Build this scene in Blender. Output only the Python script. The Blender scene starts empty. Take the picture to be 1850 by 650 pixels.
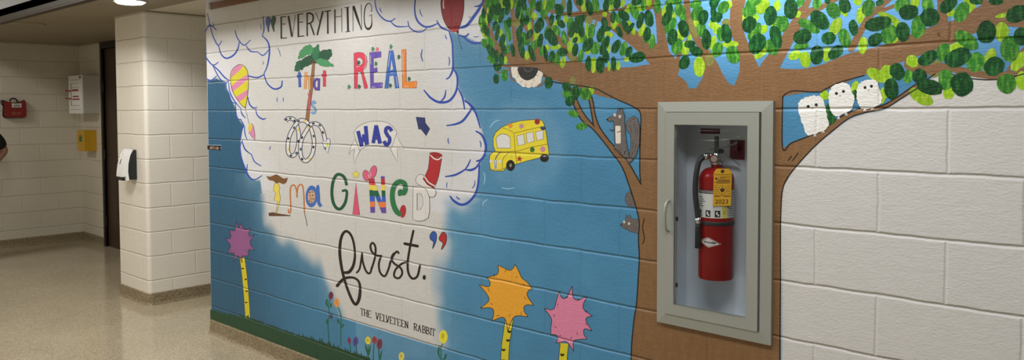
import bpy, bmesh, math, random
import numpy as np
from mathutils import Vector, Matrix
from mathutils.geometry import tessellate_polygon

random.seed(7)
scene = bpy.context.scene
COL = scene.collection

# ------------------------------------------------------------------ camera
FPX, CYP, YAW, PIT, ROLL = 1418.58, 254.93, -0.745763, -0.0404110, -0.0030755
CAM = Vector((1.056935, -2.682984, 1.6266))
fw = Vector((math.sin(YAW)*math.cos(PIT), math.cos(YAW)*math.cos(PIT), math.sin(PIT)))
r0 = Vector((math.cos(YAW), -math.sin(YAW), 0)); u0 = r0.cross(fw)
RT = r0*math.cos(ROLL) + u0*math.sin(ROLL)
UP = -r0*math.sin(ROLL) + u0*math.cos(ROLL)
cd = bpy.data.cameras.new('camera'); cam = bpy.data.objects.new('camera', cd); COL.objects.link(cam)
cd.sensor_width = 36; cd.lens = FPX/1850*36; cd.shift_y = -(325-CYP)/1850
cd.clip_start = 0.02
m3 = Matrix((RT, UP, -fw)).transposed()
cam.matrix_world = Matrix.Translation(CAM) @ m3.to_4x4()
scene.camera = cam

def W(px, py, y=0.0):
    """point of the mural wall plane seen at photo pixel (px, py)"""
    d = fw + RT*((px-925)/FPX) - UP*((py-CYP)/FPX)
    t = (y-CAM.y)/d.y
    p = CAM + d*t
    return (p.x, p.z)

# ------------------------------------------------------------------ light
scene.view_settings.view_transform = 'Standard'
scene.view_settings.look = 'None'
scene.view_settings.exposure = 0.0
scene.view_settings.gamma = 1.0
scene.view_settings.use_curve_mapping = False
wd = bpy.data.worlds.new('world'); scene.world = wd; wd.use_nodes = True
wd.node_tree.nodes['Background'].inputs[0].default_value = (1.0, 0.95, 0.87, 1)
wd.node_tree.nodes['Background'].inputs[1].default_value = 0.06

def area(name, loc, sx, sy, power, color, rot=(0, 0, 0)):
    l = bpy.data.lights.new(name, 'AREA'); l.shape = 'RECTANGLE'; l.size = sx; l.size_y = sy
    l.energy = power; l.color = color
    o = bpy.data.objects.new(name, l); o.location = loc; o.rotation_euler = rot; COL.objects.link(o)
    return o
def spot(name, loc, power, color, size=150, blend=0.8, radius=0.05):
    l = bpy.data.lights.new(name, 'SPOT'); l.energy = power; l.color = color
    l.spot_size = math.radians(size); l.spot_blend = blend; l.shadow_soft_size = radius
    o = bpy.data.objects.new(name, l); o.location = loc; COL.objects.link(o)
    return o
# troffers in the high corridor ceiling (y < -0.66), downlights in the low soffit along the wall
area('corridor_light', (0.4, -1.75, 3.04), 1.2, 0.6, 38, (1, 0.985, 0.965))
area('corridor_light', (-2.2, -1.75, 3.04), 1.2, 0.6, 30, (1, 0.98, 0.955))
area('corridor_light', (-4.3, -1.6, 3.04), 1.2, 0.6, 52, (1, 0.965, 0.91))
area('corridor_light', (-8.0, -2.0, 3.04), 1.2, 0.6, 34, (1, 0.95, 0.87))
DOWN = [(-5.02, -0.29, 27), (-2.61, -0.29, 4.5), (-0.20, -0.29, 18)]
for dx_, dy_, pw_ in DOWN:
    spot('downlight_lamp', (dx_, dy_, 2.405), pw_, (1, 0.975, 0.95))

# ------------------------------------------------------------------ materials
def lin(c):
    c = c/255.0
    return c/12.92 if c <= 0.04045 else ((c+0.055)/1.055)**2.4
WREF = [lin(206), lin(203), lin(197)]
def A(r, g, b, k=0.76):
    """albedo of a paint that photographs as r,g,b where white paint photographs as 206,203,197"""
    return tuple(min(0.92, k*lin(v)/w) for v, w in zip((r, g, b), WREF))
MATS = {}
BLOCK = 0.2032
ZJ = 1.6249

class NT:
    def __init__(s, nt): s.nt = nt; s.n = nt.nodes; s.l = nt.links
    def node(s, t, **kw):
        n = s.n.new(t)
        for k, v in kw.items(): setattr(n, k, v)
        return n
    def math(s, op, a, b=None, c=None, clamp=False):
        n = s.n.new('ShaderNodeMath'); n.operation = op; n.use_clamp = clamp
        for i, v in enumerate((a, b, c)):
            if v is None: continue
            if hasattr(v, 'is_output'): s.l.new(v, n.inputs[i])
            else: n.inputs[i].default_value = v
        return n.outputs[0]

def smooth(N, v, w):
    n = N.node('ShaderNodeMapRange', interpolation_type='SMOOTHSTEP')
    N.l.new(v, n.inputs[0]); n.inputs[1].default_value = 0; n.inputs[2].default_value = w
    n.inputs[3].default_value = 0; n.inputs[4].default_value = 1
    return n.outputs[0]

def block_group(axis, off):
    """height field in metres of painted block masonry: raked joints + rough face"""
    g = bpy.data.node_groups.new('block_relief_' + axis, 'ShaderNodeTree')
    g.interface.new_socket('Rough', in_out='INPUT', socket_type='NodeSocketFloat')
    g.interface.new_socket('Normal', in_out='OUTPUT', socket_type='NodeSocketVector')
    N = NT(g); gi = N.node('NodeGroupInput'); go = N.node('NodeGroupOutput')
    geo = N.node('ShaderNodeNewGeometry'); sep = N.node('ShaderNodeSeparateXYZ'); N.l.new(geo.outputs['Position'], sep.inputs[0])
    wob = N.node('ShaderNodeTexNoise'); wob.inputs['Scale'].default_value = 7; wob.inputs['Detail'].default_value = 3
    N.l.new(geo.outputs['Position'], wob.inputs['Vector'])
    wv = N.math('MULTIPLY', N.math('SUBTRACT', wob.outputs['Fac'], 0.5), 0.012)
    z = N.math('ADD', sep.outputs['Z'], wv)
    u = N.math('ADD', N.math('SUBTRACT', sep.outputs['X' if axis == 'x' else 'Y'], off), wv)
    zc = N.math('DIVIDE', N.math('SUBTRACT', ZJ, z), BLOCK)
    r = N.math('FLOOR', zc)
    dz = N.math('MULTIPLY', N.math('ABSOLUTE', N.math('SUBTRACT', zc, N.math('ROUND', zc))), BLOCK)
    uc = N.math('DIVIDE', N.math('SUBTRACT', u, N.math('MULTIPLY', r, BLOCK)), 2*BLOCK)
    du = N.math('MULTIPLY', N.math('ABSOLUTE', N.math('SUBTRACT', uc, N.math('ROUND', uc))), 2*BLOCK)
    g1 = smooth(N, dz, 0.0085); g2 = smooth(N, du, 0.008)
    gz = N.math('MULTIPLY', N.math('SUBTRACT', g1, 1), 0.0048)
    gu = N.math('MULTIPLY', N.math('SUBTRACT', g2, 1), 0.0022)
    groove = N.math('MINIMUM', gz, gu)
    mp = N.node('ShaderNodeMapping'); mp.inputs['Scale'].default_value = (0.55, 0.55, 1.25)
    N.l.new(geo.outputs['Position'], mp.inputs['Vector'])
    n1 = N.node('ShaderNodeTexNoise'); n1.inputs['Scale'].default_value = 120; n1.inputs['Detail'].default_value = 4; n1.inputs['Roughness'].default_value = 0.6
    N.l.new(mp.outputs[0], n1.inputs['Vector'])
    n2 = N.node('ShaderNodeTexNoise'); n2.inputs['Scale'].default_value = 38; n2.inputs['Detail'].default_value = 2
    N.l.new(mp.outputs[0], n2.inputs['Vector'])
    n3 = N.node('ShaderNodeTexVoronoi'); n3.inputs['Scale'].default_value = 75
    N.l.new(mp.outputs[0], n3.inputs['Vector'])
    pit = N.math('MULTIPLY', N.math('SUBTRACT', smooth(N, n3.outputs['Distance'], 0.28), 1), N.math('MULTIPLY', smooth(N, N.math('SUBTRACT', n2.outputs['Fac'], 0.5), 0.15), 0.0011))
    fine = N.math('ADD', N.math('MULTIPLY', n1.outputs['Fac'], 0.0019), N.math('MULTIPLY', n2.outputs['Fac'], 0.0014))
    fine = N.math('MULTIPLY', N.math('ADD', fine, pit), gi.outputs['Rough'])
    h = N.math('ADD', groove, fine)
    b = N.node('ShaderNodeBump'); b.inputs['Strength'].default_value = 1.0; b.inputs['Distance'].default_value = 1.0
    N.l.new(h, b.inputs['Height']); N.l.new(b.outputs[0], go.inputs[0])
    return g
BG = {'x': block_group('x', 0.0), 'y': block_group('y', 0.03)}

def mat(name, col, rough=0.5, metal=0.0, relief=None, amp=1.0, vary=0.0, scale=40, stretch=(1, 1, 1), rand=0.0, emit=None, spec=0.5, attr=None, coat=0.0, col2=None):
    if name in MATS: return MATS[name]
    m = bpy.data.materials.new(name); m.use_nodes = True; MATS[name] = m
    N = NT(m.node_tree); bs = N.n['Principled BSDF']
    bs.inputs['Base Color'].default_value = (*col, 1)
    bs.inputs['Roughness'].default_value = rough; bs.inputs['Metallic'].default_value = metal
    bs.inputs['Specular IOR Level'].default_value = spec
    if coat: bs.inputs['Coat Weight'].default_value = coat; bs.inputs['Coat Roughness'].default_value = 0.08
    src = None
    if attr:
        at = N.node('ShaderNodeVertexColor', layer_name=attr); src = at.outputs['Color']
    if vary or rand or attr:
        hs = N.node('ShaderNodeHueSaturation')
        if src: N.l.new(src, hs.inputs['Color'])
        else: hs.inputs['Color'].default_value = (*col, 1)
        v = 1.0
        if vary:
            geo = N.node('ShaderNodeNewGeometry'); mp = N.node('ShaderNodeMapping'); mp.inputs['Scale'].default_value = stretch
            N.l.new(geo.outputs['Position'], mp.inputs['Vector'])
            no = N.node('ShaderNodeTexNoise'); no.inputs['Scale'].default_value = scale; no.inputs['Detail'].default_value = 4; no.inputs['Roughness'].default_value = 0.65
            N.l.new(mp.outputs[0], no.inputs['Vector'])
            v = N.math('ADD', N.math('MULTIPLY', N.math('SUBTRACT', no.outputs['Fac'], 0.5), 2*vary), 1.0)
        if rand:
            oi = N.node('ShaderNodeObjectInfo')
            rv = N.math('MULTIPLY', N.math('SUBTRACT', oi.outputs['Random'], 0.5), 2*rand)
            v = N.math('ADD', v, rv)
        if col2:
            g2 = N.node('ShaderNodeNewGeometry'); m2 = N.node('ShaderNodeMapping'); m2.inputs['Scale'].default_value = (2.2, 1, 0.7); m2.inputs['Rotation'].default_value = (0, 0.5, 0)
            N.l.new(g2.outputs['Position'], m2.inputs['Vector'])
            n2 = N.node('ShaderNodeTexNoise'); n2.inputs['Scale'].default_value = 42; n2.inputs['Detail'].default_value = 3; N.l.new(m2.outputs[0], n2.inputs['Vector'])
            mr = N.node('ShaderNodeMapRange'); N.l.new(n2.outputs['Fac'], mr.inputs[0]); mr.inputs[1].default_value = 0.46; mr.inputs[2].default_value = 0.72
            mc = N.node('ShaderNodeMix', data_type='RGBA'); N.l.new(mr.outputs[0], mc.inputs[0]); mc.inputs[6].default_value = (*col, 1); mc.inputs[7].default_value = (*col2, 1)
            N.l.new(mc.outputs[2], hs.inputs['Color'])
        if hasattr(v, 'is_output'): N.l.new(v, hs.inputs['Value'])
        N.l.new(hs.outputs[0], bs.inputs['Base Color'])
    if relief:
        g = N.node('ShaderNodeGroup'); g.node_tree = BG[relief]; g.inputs[0].default_value = amp
        N.l.new(g.outputs[0], bs.inputs['Normal'])
    if emit:
        bs.inputs['Emission Color'].default_value = (*col, 1); bs.inputs['Emission Strength'].default_value = emit
    return m
def paint(name, rgb, vary=0.10, amp=0.9, **kw):
    return mat('paint_' + name, A(*rgb), rough=kw.pop('rough', 0.42), relief='x', amp=amp, vary=vary, scale=kw.pop('scale', 45), **kw)

def terrazzo(name, c1, c2, c3, rough, scale):
    m = bpy.data.materials.new(name); m.use_nodes = True; MATS[name] = m
    N = NT(m.node_tree); bs = N.n['Principled BSDF']
    geo = N.node('ShaderNodeNewGeometry')
    vo = N.node('ShaderNodeTexVoronoi'); vo.inputs['Scale'].default_value = scale; N.l.new(geo.outputs['Position'], vo.inputs['Vector'])
    sp = N.node('ShaderNodeSeparateColor'); N.l.new(vo.outputs['Color'], sp.inputs[0])
    cr = N.node('ShaderNodeValToRGB'); N.l.new(sp.outputs[0], cr.inputs[0])
    e = cr.color_ramp.elements; e[0].color = (*c1, 1); e[0].position = 0.15; e[1].color = (*c3, 1); e[1].position = 0.9
    k = cr.color_ramp.elements.new(0.5); k.color = (*c2, 1)
    no = N.node('ShaderNodeTexNoise'); no.inputs['Scale'].default_value = 1.7; no.inputs['Detail'].default_value = 5; N.l.new(geo.outputs['Position'], no.inputs['Vector'])
    hs = N.node('ShaderNodeHueSaturation'); N.l.new(cr.outputs[0], hs.inputs['Color'])
    N.l.new(N.math('ADD', N.math('MULTIPLY', no.outputs['Fac'], 0.36), 0.82), hs.inputs['Value'])
    N.l.new(hs.outputs[0], bs.inputs['Base Color'])
    N.l.new(N.math('ADD', N.math('MULTIPLY', no.outputs['Fac'], 0.12), rough-0.06), bs.inputs['Roughness'])
    return m

M_cream = mat('cream_block_paint', A(222, 214, 198), rough=0.38, relief='x', amp=0.75, vary=0.03, scale=4)
M_creamy = mat('cream_block_paint_return', A(222, 214, 198), rough=0.38, relief='y', amp=0.75, vary=0.03, scale=4)
M_alcx = mat('tan_block_paint', A(194, 186, 167), rough=0.45, relief='x', amp=0.6, vary=0.03, scale=4)
M_alcy = mat('tan_block_paint_return', A(194, 186, 167), rough=0.45, relief='y', amp=0.6, vary=0.03, scale=4)
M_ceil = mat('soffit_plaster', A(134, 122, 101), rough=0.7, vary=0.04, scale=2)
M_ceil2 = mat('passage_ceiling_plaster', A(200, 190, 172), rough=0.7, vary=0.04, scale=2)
M_hiceil = mat('high_ceiling_tile', A(205, 202, 196), rough=0.8, vary=0.05, scale=60)
M_fascia = mat('grey_block_fascia', A(168, 170, 170), rough=0.7, relief='x', amp=1.5, vary=0.12, scale=9)
M_floor = terrazzo('terrazzo_floor', A(148, 134, 108), A(164, 151, 125), A(178, 166, 140), 0.13, 150)
M_base = terrazzo('terrazzo_base', A(104, 90, 66), A(130, 115, 88), A(152, 137, 109), 0.4, 170)
M_black = mat('black_satin', (0.012, 0.012, 0.012), rough=0.35)
M_brownmetal = mat('dark_bronze_metal', (0.030, 0.020, 0.014), rough=0.45)
M_door = mat('dark_brown_door', (0.050, 0.027, 0.014), rough=0.4, vary=0.2, scale=12, stretch=(1, 1, 0.15))
M_rail = mat('brown_rail_wood', A(112, 74, 40), rough=0.5, vary=0.2, scale=30, stretch=(0.1, 1, 1))

# ------------------------------------------------------------------ object helpers
def props(o, label=None, cat=None, group=None, kind=None):
    if label: o['label'] = label
    if cat: o['category'] = cat
    if group: o['group'] = group
    if kind: o['kind'] = kind
    return o
def thing(name, label, cat, loc, group=None):
    o = bpy.data.objects.new(name, None); COL.objects.link(o); o.location = loc; o.empty_display_size = 0.05
    return props(o, label, cat, group)
def link(name, me, material, parent=None, smooth=False):
    o = bpy.data.objects.new(name, me); COL.objects.link(o)
    if material is not None: me.materials.append(material)
    if parent is not None:
        o.parent = parent
        t = Vector(parent.location) if parent.parent is None else Vector((0, 0, 0))   # parts stay in world space
        o.matrix_parent_inverse = Matrix.Translation(-t)
    if smooth:
        for f in me.polygons: f.use_smooth = True
    return o
def bmobj(name, bm, material, parent=None, smooth=False, bevel=0.0, seg=2):
    if bevel:
        bmesh.ops.bevel(bm, geom=[e for e in bm.edges if e.calc_face_angle(0) > 0.5], offset=bevel, segments=seg, affect='EDGES', profile=0.6)
    bmesh.ops.recalc_face_normals(bm, faces=bm.faces)
    me = bpy.data.meshes.new(name); bm.to_mesh(me); bm.free()
    o = link(name, me, material, parent, smooth)
    return o
def box(bm, x0, x1, y0, y1, z0, z1):
    v = [bm.verts.new(p) for p in ((x0,y0,z0),(x1,y0,z0),(x1,y1,z0),(x0,y1,z0),(x0,y0,z1),(x1,y0,z1),(x1,y1,z1),(x0,y1,z1))]
    for f in ((0,3,2,1),(4,5,6,7),(0,1,5,4),(1,2,6,5),(2,3,7,6),(3,0,4,7)): bm.faces.new([v[i] for i in f])
    return v
def boxobj(name, b, material, parent=None, bevel=0.0, seg=2):
    bm = bmesh.new(); box(bm, *b); return bmobj(name, bm, material, parent, bevel=bevel, seg=seg)
def prism(bm, pts, a0, a1, plane='xy'):
    """closed outline in a plane extruded along the third axis"""
    def P(p, a): return {'xy': (p[0], p[1], a), 'xz': (p[0], a, p[1]), 'yz': (a, p[0], p[1])}[plane]
    lo = [bm.verts.new(P(p, a0)) for p in pts]; hi = [bm.verts.new(P(p, a1)) for p in pts]
    n = len(pts)
    bm.faces.new(lo[::-1]); bm.faces.new(hi)
    for i in range(n): bm.faces.new((lo[i], lo[(i+1) % n], hi[(i+1) % n], hi[i]))
def tube(bm, pts, rad, n=12, caps=True):
    pts = [Vector(p) for p in pts]; rings = []
    rad = rad if isinstance(rad, (list, tuple)) else [rad]*len(pts)
    nrm = None
    for i, p in enumerate(pts):
        t = (pts[min(i+1, len(pts)-1)] - pts[max(i-1, 0)]).normalized()
        if nrm is None: nrm = t.orthogonal().normalized()
        nrm = (nrm - t*nrm.dot(t)).normalized(); b = t.cross(nrm)
        rings.append([bm.verts.new(p + (nrm*math.cos(k*2*math.pi/n) + b*math.sin(k*2*math.pi/n))*rad[i]) for k in range(n)])
    for a, b in zip(rings, rings[1:]):
        for k in range(n): bm.faces.new((a[k], a[(k+1) % n], b[(k+1) % n], b[k]))
    if caps: bm.faces.new(rings[0][::-1]); bm.faces.new(rings[-1])
def lathe(bm, prof, c, n=40, axis='z'):
    rings = []
    for r, h in prof:
        ring = []
        for k in range(n):
            a = 2*math.pi*k/n
            d = (r*math.cos(a), r*math.sin(a), h) if axis == 'z' else (r*math.cos(a), h, r*math.sin(a))
            ring.append(bm.verts.new(Vector(c) + Vector(d)))
        rings.append(ring)
    for a, b in zip(rings, rings[1:]):
        for k in range(n): bm.faces.new((a[k], a[(k+1) % n], b[(k+1) % n], b[k]))
    bm.faces.new(rings[0][::-1]); bm.faces.new(rings[-1])
def crom(pts, closed=False, k=6):
    n = len(pts); out = []
    rng = range(n) if closed else range(n-1)
    for i in rng:
        if closed: p = [pts[(i+j) % n] for j in (-1, 0, 1, 2)]
        else: p = [pts[max(i-1, 0)], pts[i], pts[i+1], pts[min(i+2, n-1)]]
        for s in range(k):
            t = s/k
            out.append(tuple(0.5*((2*b) + (-a+c)*t + (2*a-5*b+4*c-d)*t*t + (-a+3*b-3*c+d)*t**3) for a, b, c, d in zip(*p)))
    if not closed: out.append(tuple(pts[-1]))
    return out

def text_mesh(txt, size, spacing=1.0):
    cu = bpy.data.curves.new('lettering', 'FONT'); cu.body = txt; cu.size = size; cu.align_x = 'CENTER'; cu.align_y = 'CENTER'; cu.space_character = spacing
    cu.resolution_u = 3
    o = bpy.data.objects.new('lettering', cu); COL.objects.link(o)
    bpy.context.view_layer.update()
    me = bpy.data.meshes.new_from_object(o.evaluated_get(bpy.context.evaluated_depsgraph_get()))
    bpy.data.objects.remove(o); return me
def lettering(txt, size, fn, material, parent, spacing=1.0, sx=1.0, name='lettering'):
    """flat lettering; fn maps (u right, v up) to a place in the scene"""
    me = text_mesh(txt, size, spacing); me.materials.clear()
    for v in me.vertices: v.co = fn(v.co.x*sx, v.co.y)
    return link(name, me, material, parent)

# ------------------------------------------------------------------ paint on the mural wall
LAYER = [0.0004]
def S(ox, oy, s):
    return lambda p: (ox + p[0]/s, oy + p[1]/s)
class Paint:
    """collects outlines given in photo pixels, lays them on the wall plane as one coat of paint"""
    def __init__(s, f=None, dy=0.000012):
        s.f = f or (lambda p: p); s.v = []; s.t = []; LAYER[0] += dy; s.y = -LAYER[0]
    def _add(s, loops):
        tris = tessellate_polygon([[Vector((x, z, 0)) for x, z in l] for l in loops]); b = len(s.v); s.y -= 0.000003
        for l in loops: s.v += [(x, s.y, z) for x, z in l]
        for t in tris:
            a, c, d = (Vector(s.v[b+i]) for i in t)
            nn = (c-a).cross(d-a)
            s.t.append([b+i for i in (t if nn.y < 0 else t[::-1])])
    def poly(s, pts, sm=False, holes=()):
        if sm: pts = crom(pts, True, 5)
        s._add([[W(*s.f(p)) for p in l] for l in [pts, *holes]]); return s
    def disc(s, c, rx, ry=None, rot=0, n=20):
        ry = ry or rx; cr, sr = math.cos(math.radians(rot)), math.sin(math.radians(rot))
        return s.poly([(c[0]+rx*math.cos(a)*cr-ry*math.sin(a)*sr, c[1]+rx*math.cos(a)*sr+ry*math.sin(a)*cr) for a in (2*math.pi*i/n for i in range(n))])
    def star(s, c, r, r2=0.42, rot=0, n=5):
        return s.poly([(c[0]+(r if i % 2 == 0 else r*r2)*math.sin(math.pi*i/n+rot), c[1]-(r if i % 2 == 0 else r*r2)*math.cos(math.pi*i/n+rot)) for i in range(2*n)])
    def stroke(s, pts, w, sm=True, closed=False, taper=False, cap=True):
        """w: width(s) in the crop's pixels"""
        ws = list(w) if isinstance(w, (list, tuple)) else [w]*len(pts)
        if taper: ws = [x*(0.35+0.65*math.sin(math.pi*(0.12+0.76*i/max(1, len(ws)-1)))) for i, x in enumerate(ws)]
        P = [(p[0], p[1], x) for p, x in zip(pts, ws)]
        if sm and len(P) > 2: P = crom(P, closed, 6)
        n = len(P); L = []; R = []
        for i, (x, y, ww) in enumerate(P):
            a = P[(i-1) % n] if closed else P[max(i-1, 0)]; b = P[(i+1) % n] if closed else P[min(i+1, n-1)]
            dx, dy = b[0]-a[0], b[1]-a[1]; q = math.hypot(dx, dy) or 1; nx, ny = -dy/q*ww/2, dx/q*ww/2
            L.append((x+nx, y+ny)); R.append((x-nx, y-ny))
        b = len(s.v); s.y -= 0.000003
        for l, r in zip(L, R):
            s.y -= 0.0000006
            for p in (l, r):
                x, z = W(*s.f(p)); s.v.append((x, s.y, z))
        for i in range(n if closed else n-1):
            j = (i+1) % n; q = (b+2*i, b+2*i+1, b+2*j+1, b+2*j)
            a, c, d = (Vector(s.v[k]) for k in q[:3])
            s.t.append(list(q) if (c-a).cross(d-a).y < 0 else list(q[::-1]))
        if cap and not closed:
            for i, j in ((0, 1), (n-1, n-2)):
                x, y, ww = P[i]; a = math.atan2(y-P[j][1], x-P[j][0])
                if ww > 0.5: s.poly([(x+ww/2*math.cos(a+math.pi*(k/8-0.5)), y+ww/2*math.sin(a+math.pi*(k/8-0.5))) for k in range(9)])
        return s
    def build(s, name, material, parent=None):
        me = bpy.data.meshes.new(name); me.from_pydata(s.v, [], s.t); me.update()
        return link(name, me, material, parent)
COATS = {'painted_word': 0.00042, 'painted_sprig': 0.00084, 'painted_bow': 0.00119, 'painted_scroll': 0.00119, 'painted_bud': 0.00049, 'painted_hollow': 0.00119, 'painted_owl': 0.00182,
         'painted_round_tree': 0.00021, 'painted_flower': 0.00021, 'painted_skateboard': 0.00021, 'painted_quotation_mark': 0.00035, 'painted_bus': 0.00021, 'painted_hot_air_balloon': 0.00070, 'painted_cone': 0.00077, 'painted_balloon': 0.00035}
def motif(name, label, cat, f, base, group=None, coat=None):
    LAYER[0] = coat if coat is not None else COATS.get(name, 0.0001)     # how many coats of paint lie under this one
    x, z = W(*f(base)); return thing(name, label, cat, (x, 0, z), group)
def outline(f, pts, w, parent, material, sm=True, closed=True, name='outline'):
    return Paint(f).stroke(pts, w, sm=sm, closed=closed).build(name, material, parent)

P_ink = paint('ink', (22, 20, 18), vary=0.0)
P_white = paint('white', (212, 208, 200), vary=0.03)
P_navy = paint('navy', (38, 50, 140), vary=0.12)
P_cloudline = paint('cloud_line', (38, 72, 160), vary=0.2, scale=90)

# ================================================================== SETTING
floor_bm = bmesh.new(); box(floor_bm, -10.2, 3.2, -4.7, 2.4, -0.1, 0.0)
props(bmobj('floor', floor_bm, M_floor), kind='structure')

# --- mural wall: a fine grid whose paint colour (sky blue fading into cream) sits in a colour attribute
MX0, MX1, MZT, THK = -4.44, 2.6, 2.44, 0.26
HX0, HX1, HZ0, HZ1 = -0.592, -0.18, 0.81, 1.625           # recess for the cabinet
def axis_lines(a, b, step, extra):
    n = int(round((b-a)/step)); g = list(np.linspace(a, b, n+1))
    for e in extra:
        k = int(np.argmin([abs(v-e) for v in g])); g[k] = e
    return g
gx = axis_lines(MX0+0.025, 0.72, 0.008, (HX0, HX1)) + [1.2, 1.9, MX1]
gz = axis_lines(0.0, MZT, 0.008, (HZ0, HZ1))
PX = lambda pts: np.array([W(*p) for p in pts])
def inside_dist(poly, X, Z):
    ins = np.zeros(X.shape, bool); d = np.full(X.shape, 1e9)
    n = len(poly)
    for i in range(n):
        (x1, z1), (x2, z2) = poly[i], poly[(i+1) % n]
        if z1 != z2: ins ^= ((z1 > Z) != (z2 > Z)) & (X < (x2-x1)*(Z-z1)/(z2-z1)+x1)
        ex, ez = x2-x1, z2-z1; t = np.clip(((X-x1)*ex+(Z-z1)*ez)/(ex*ex+ez*ez+1e-12), 0, 1)
        d = np.minimum(d, np.hypot(X-x1-t*ex, Z-z1-t*ez))
    return np.where(ins, d, -d)
white_px = [(340,-60),(884,-60),(874,0),(872,40),(886,72),(864,77),(840,66),(812,55),(818,92),(820,123),(826,141),(829,160),(840,181),(852,190),(861,207),(871,237),(878,268),(866,298),(861,349),(834,370),
            (817,362),(805,368),(800,385),(804,409),(812,436),(805,459),(789,478),(786,517),(794,570),(796,640),(640,640),(617,580),(600,530),(576,482),(540,446),(502,424),(482,400),(474,350),(470,325),(462,326),
            (454,322),(446,310),(437,286),(434,264),(436,242),(440,226),(432,216),(427,208),(425,194),(420,184),(414,170),(408,160),(407,149),(391,141),(380,146),(371,143),(340,140)]
right_px = [(1412,700),(1411,515),(1409,379),(1413,338),(1430,309),(1467,267),(1500,240),(1533,215),(1563,204),(1597,198),(1630,178),(1675,149),(1690,136),(1735,134),(1782,139),(1819,134),(1870,125),(2600,100),(2600,700)]
X, Z = np.meshgrid(np.array(gx), np.array(gz), indexing='ij')
dw = inside_dist(PX(white_px), X, Z)
rng = np.random.default_rng(3)
def vnoise(X, Z, s, seed):
    r = np.random.default_rng(seed).random((97, 97)); a = np.abs(X*s) % 96; b = np.abs(Z*s) % 96
    i, j = a.astype(int), b.astype(int); f, g = a-i, b-j; f = f*f*(3-2*f); g = g*g*(3-2*g); i2, j2 = (i+1) % 97, (j+1) % 97
    return (r[i, j]*(1-f)+r[i2, j]*f)*(1-g) + (r[i, j2]*(1-f)+r[i2, j2]*f)*g
zs = W(600, 330)[1]
soft = np.where(Z < zs, 0.055, 0.004)
soft = np.where((X < W(480, 330)[0]) & (Z > zs-0.12), 0.006, soft)
dn = dw + (vnoise(X, Z, 9, 1)-0.5)*np.where(Z < zs-0.05, 0.07, 0.0)
wt = np.clip(dn/soft*0.5+0.5, 0, 1); wt = wt*wt*(3-2*wt)
zl = ZJ - BLOCK*np.round((ZJ - W(700, 600)[1])/BLOCK)                 # the quote's ground stops at this joint
wt = np.where(Z < zl, 0, wt)
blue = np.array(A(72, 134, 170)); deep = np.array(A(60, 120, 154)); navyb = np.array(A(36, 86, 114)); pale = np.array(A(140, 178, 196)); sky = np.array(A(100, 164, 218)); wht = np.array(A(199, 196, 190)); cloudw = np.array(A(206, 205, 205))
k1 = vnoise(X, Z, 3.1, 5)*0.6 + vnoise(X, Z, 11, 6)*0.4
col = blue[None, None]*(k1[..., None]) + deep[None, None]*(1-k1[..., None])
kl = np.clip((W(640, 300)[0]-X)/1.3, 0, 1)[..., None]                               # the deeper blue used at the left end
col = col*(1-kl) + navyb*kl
cz = np.clip((Z-W(900, 170)[1])/0.25, 0, 1)*np.clip((X-W(900, 100)[0])/0.4, 0, 1)      # lighter sky paint behind the tree crown, plus top light put into its colour
col = col*(1-cz[..., None]) + sky*cz[..., None]
halo = np.clip(np.exp(-np.maximum(-dw, 0)/0.07), 0, 1)*0.2*(X > W(640, 300)[0]) + np.exp(-np.maximum(-dw, 0)/0.1)*0.35*(Z < zs)*(Z > zl)
bx, bz = W(940, 264); bd = np.hypot((X-bx)/0.30, (Z-bz)/0.24)
halo = np.maximum(halo, np.clip((1.0-bd)/0.25, 0, 1)*0.18)
halo = np.clip(halo*(0.75+0.5*vnoise(X, Z, 14, 9)), 0, 0.8)
col = col*(1-halo[..., None]) + pale*halo[..., None]
cw = np.clip(1.0-(dw-0.05)/0.22, 0, 1)*(Z > zs-0.1)                                   # whiter paint inside the clouds' edges
cw = np.maximum(cw, np.clip((Z-W(800, 60)[1])/0.1, 0, 1)*np.clip((X-W(690, 60)[0])/0.1, 0, 1))[..., None]
ground = wht*(1-cw) + cloudw*cw
col = col*(1-wt[..., None]) + ground*wt[..., None]
rd = inside_dist(PX(right_px), X, Z); rw = np.clip(rd/0.004*0.5+0.5, 0, 1)[..., None]
rw = np.where(X[..., None] > 0.7, 1.0, rw)
col = col*(1-rw) + wht*rw
nx_, nz_ = len(gx), len(gz)
verts = [(gx[i], 0.0, gz[j]) for i in range(nx_) for j in range(nz_)]
faces = []
for i in range(nx_-1):
    cx_ = (gx[i]+gx[i+1])/2
    for j in range(nz_-1):
        cz_ = (gz[j]+gz[j+1])/2
        if HX0 < cx_ < HX1 and HZ0 < cz_ < HZ1: continue
        faces.append((i*nz_+j, (i+1)*nz_+j, (i+1)*nz_+j+1, i*nz_+j+1))
nb = len(verts); nf0 = len(faces)
# rounded end corner, back, top, and the sides of the recess
arc = [(MX0+0.025-0.025*math.sin(a), 0.025-0.025*math.cos(a)) for a in (math.pi/2*i/6 for i in range(7))]
prof = arc + [(MX0, THK), (MX1, THK), (MX1, 0.0)]
for (x, y) in prof: verts += [(x, y, 0.0), (x, y, MZT)]
for i in range(len(prof)-1):
    a = nb+2*i; faces.append((a, a+1, a+3, a+2))
cb = len(verts)
verts += [(HX0,0,HZ0),(HX1,0,HZ0),(HX1,0,HZ1),(HX0,0,HZ1),(HX0,0.16,HZ0),(HX1,0.16,HZ0),(HX1,0.16,HZ1),(HX0,0.16,HZ1)]
for a, b in ((0,1),(1,2),(2,3),(3,0)): faces.append((cb+a, cb+b, cb+4+b, cb+4+a))
faces.append((cb+4, cb+5, cb+6, cb+7))
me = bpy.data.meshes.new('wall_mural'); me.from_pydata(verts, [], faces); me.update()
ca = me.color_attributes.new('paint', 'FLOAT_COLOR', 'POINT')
buf = np.ones((len(verts), 4), np.float32); buf[:nb, :3] = col.reshape(-1, 3); buf[nb:, :3] = wht
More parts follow.
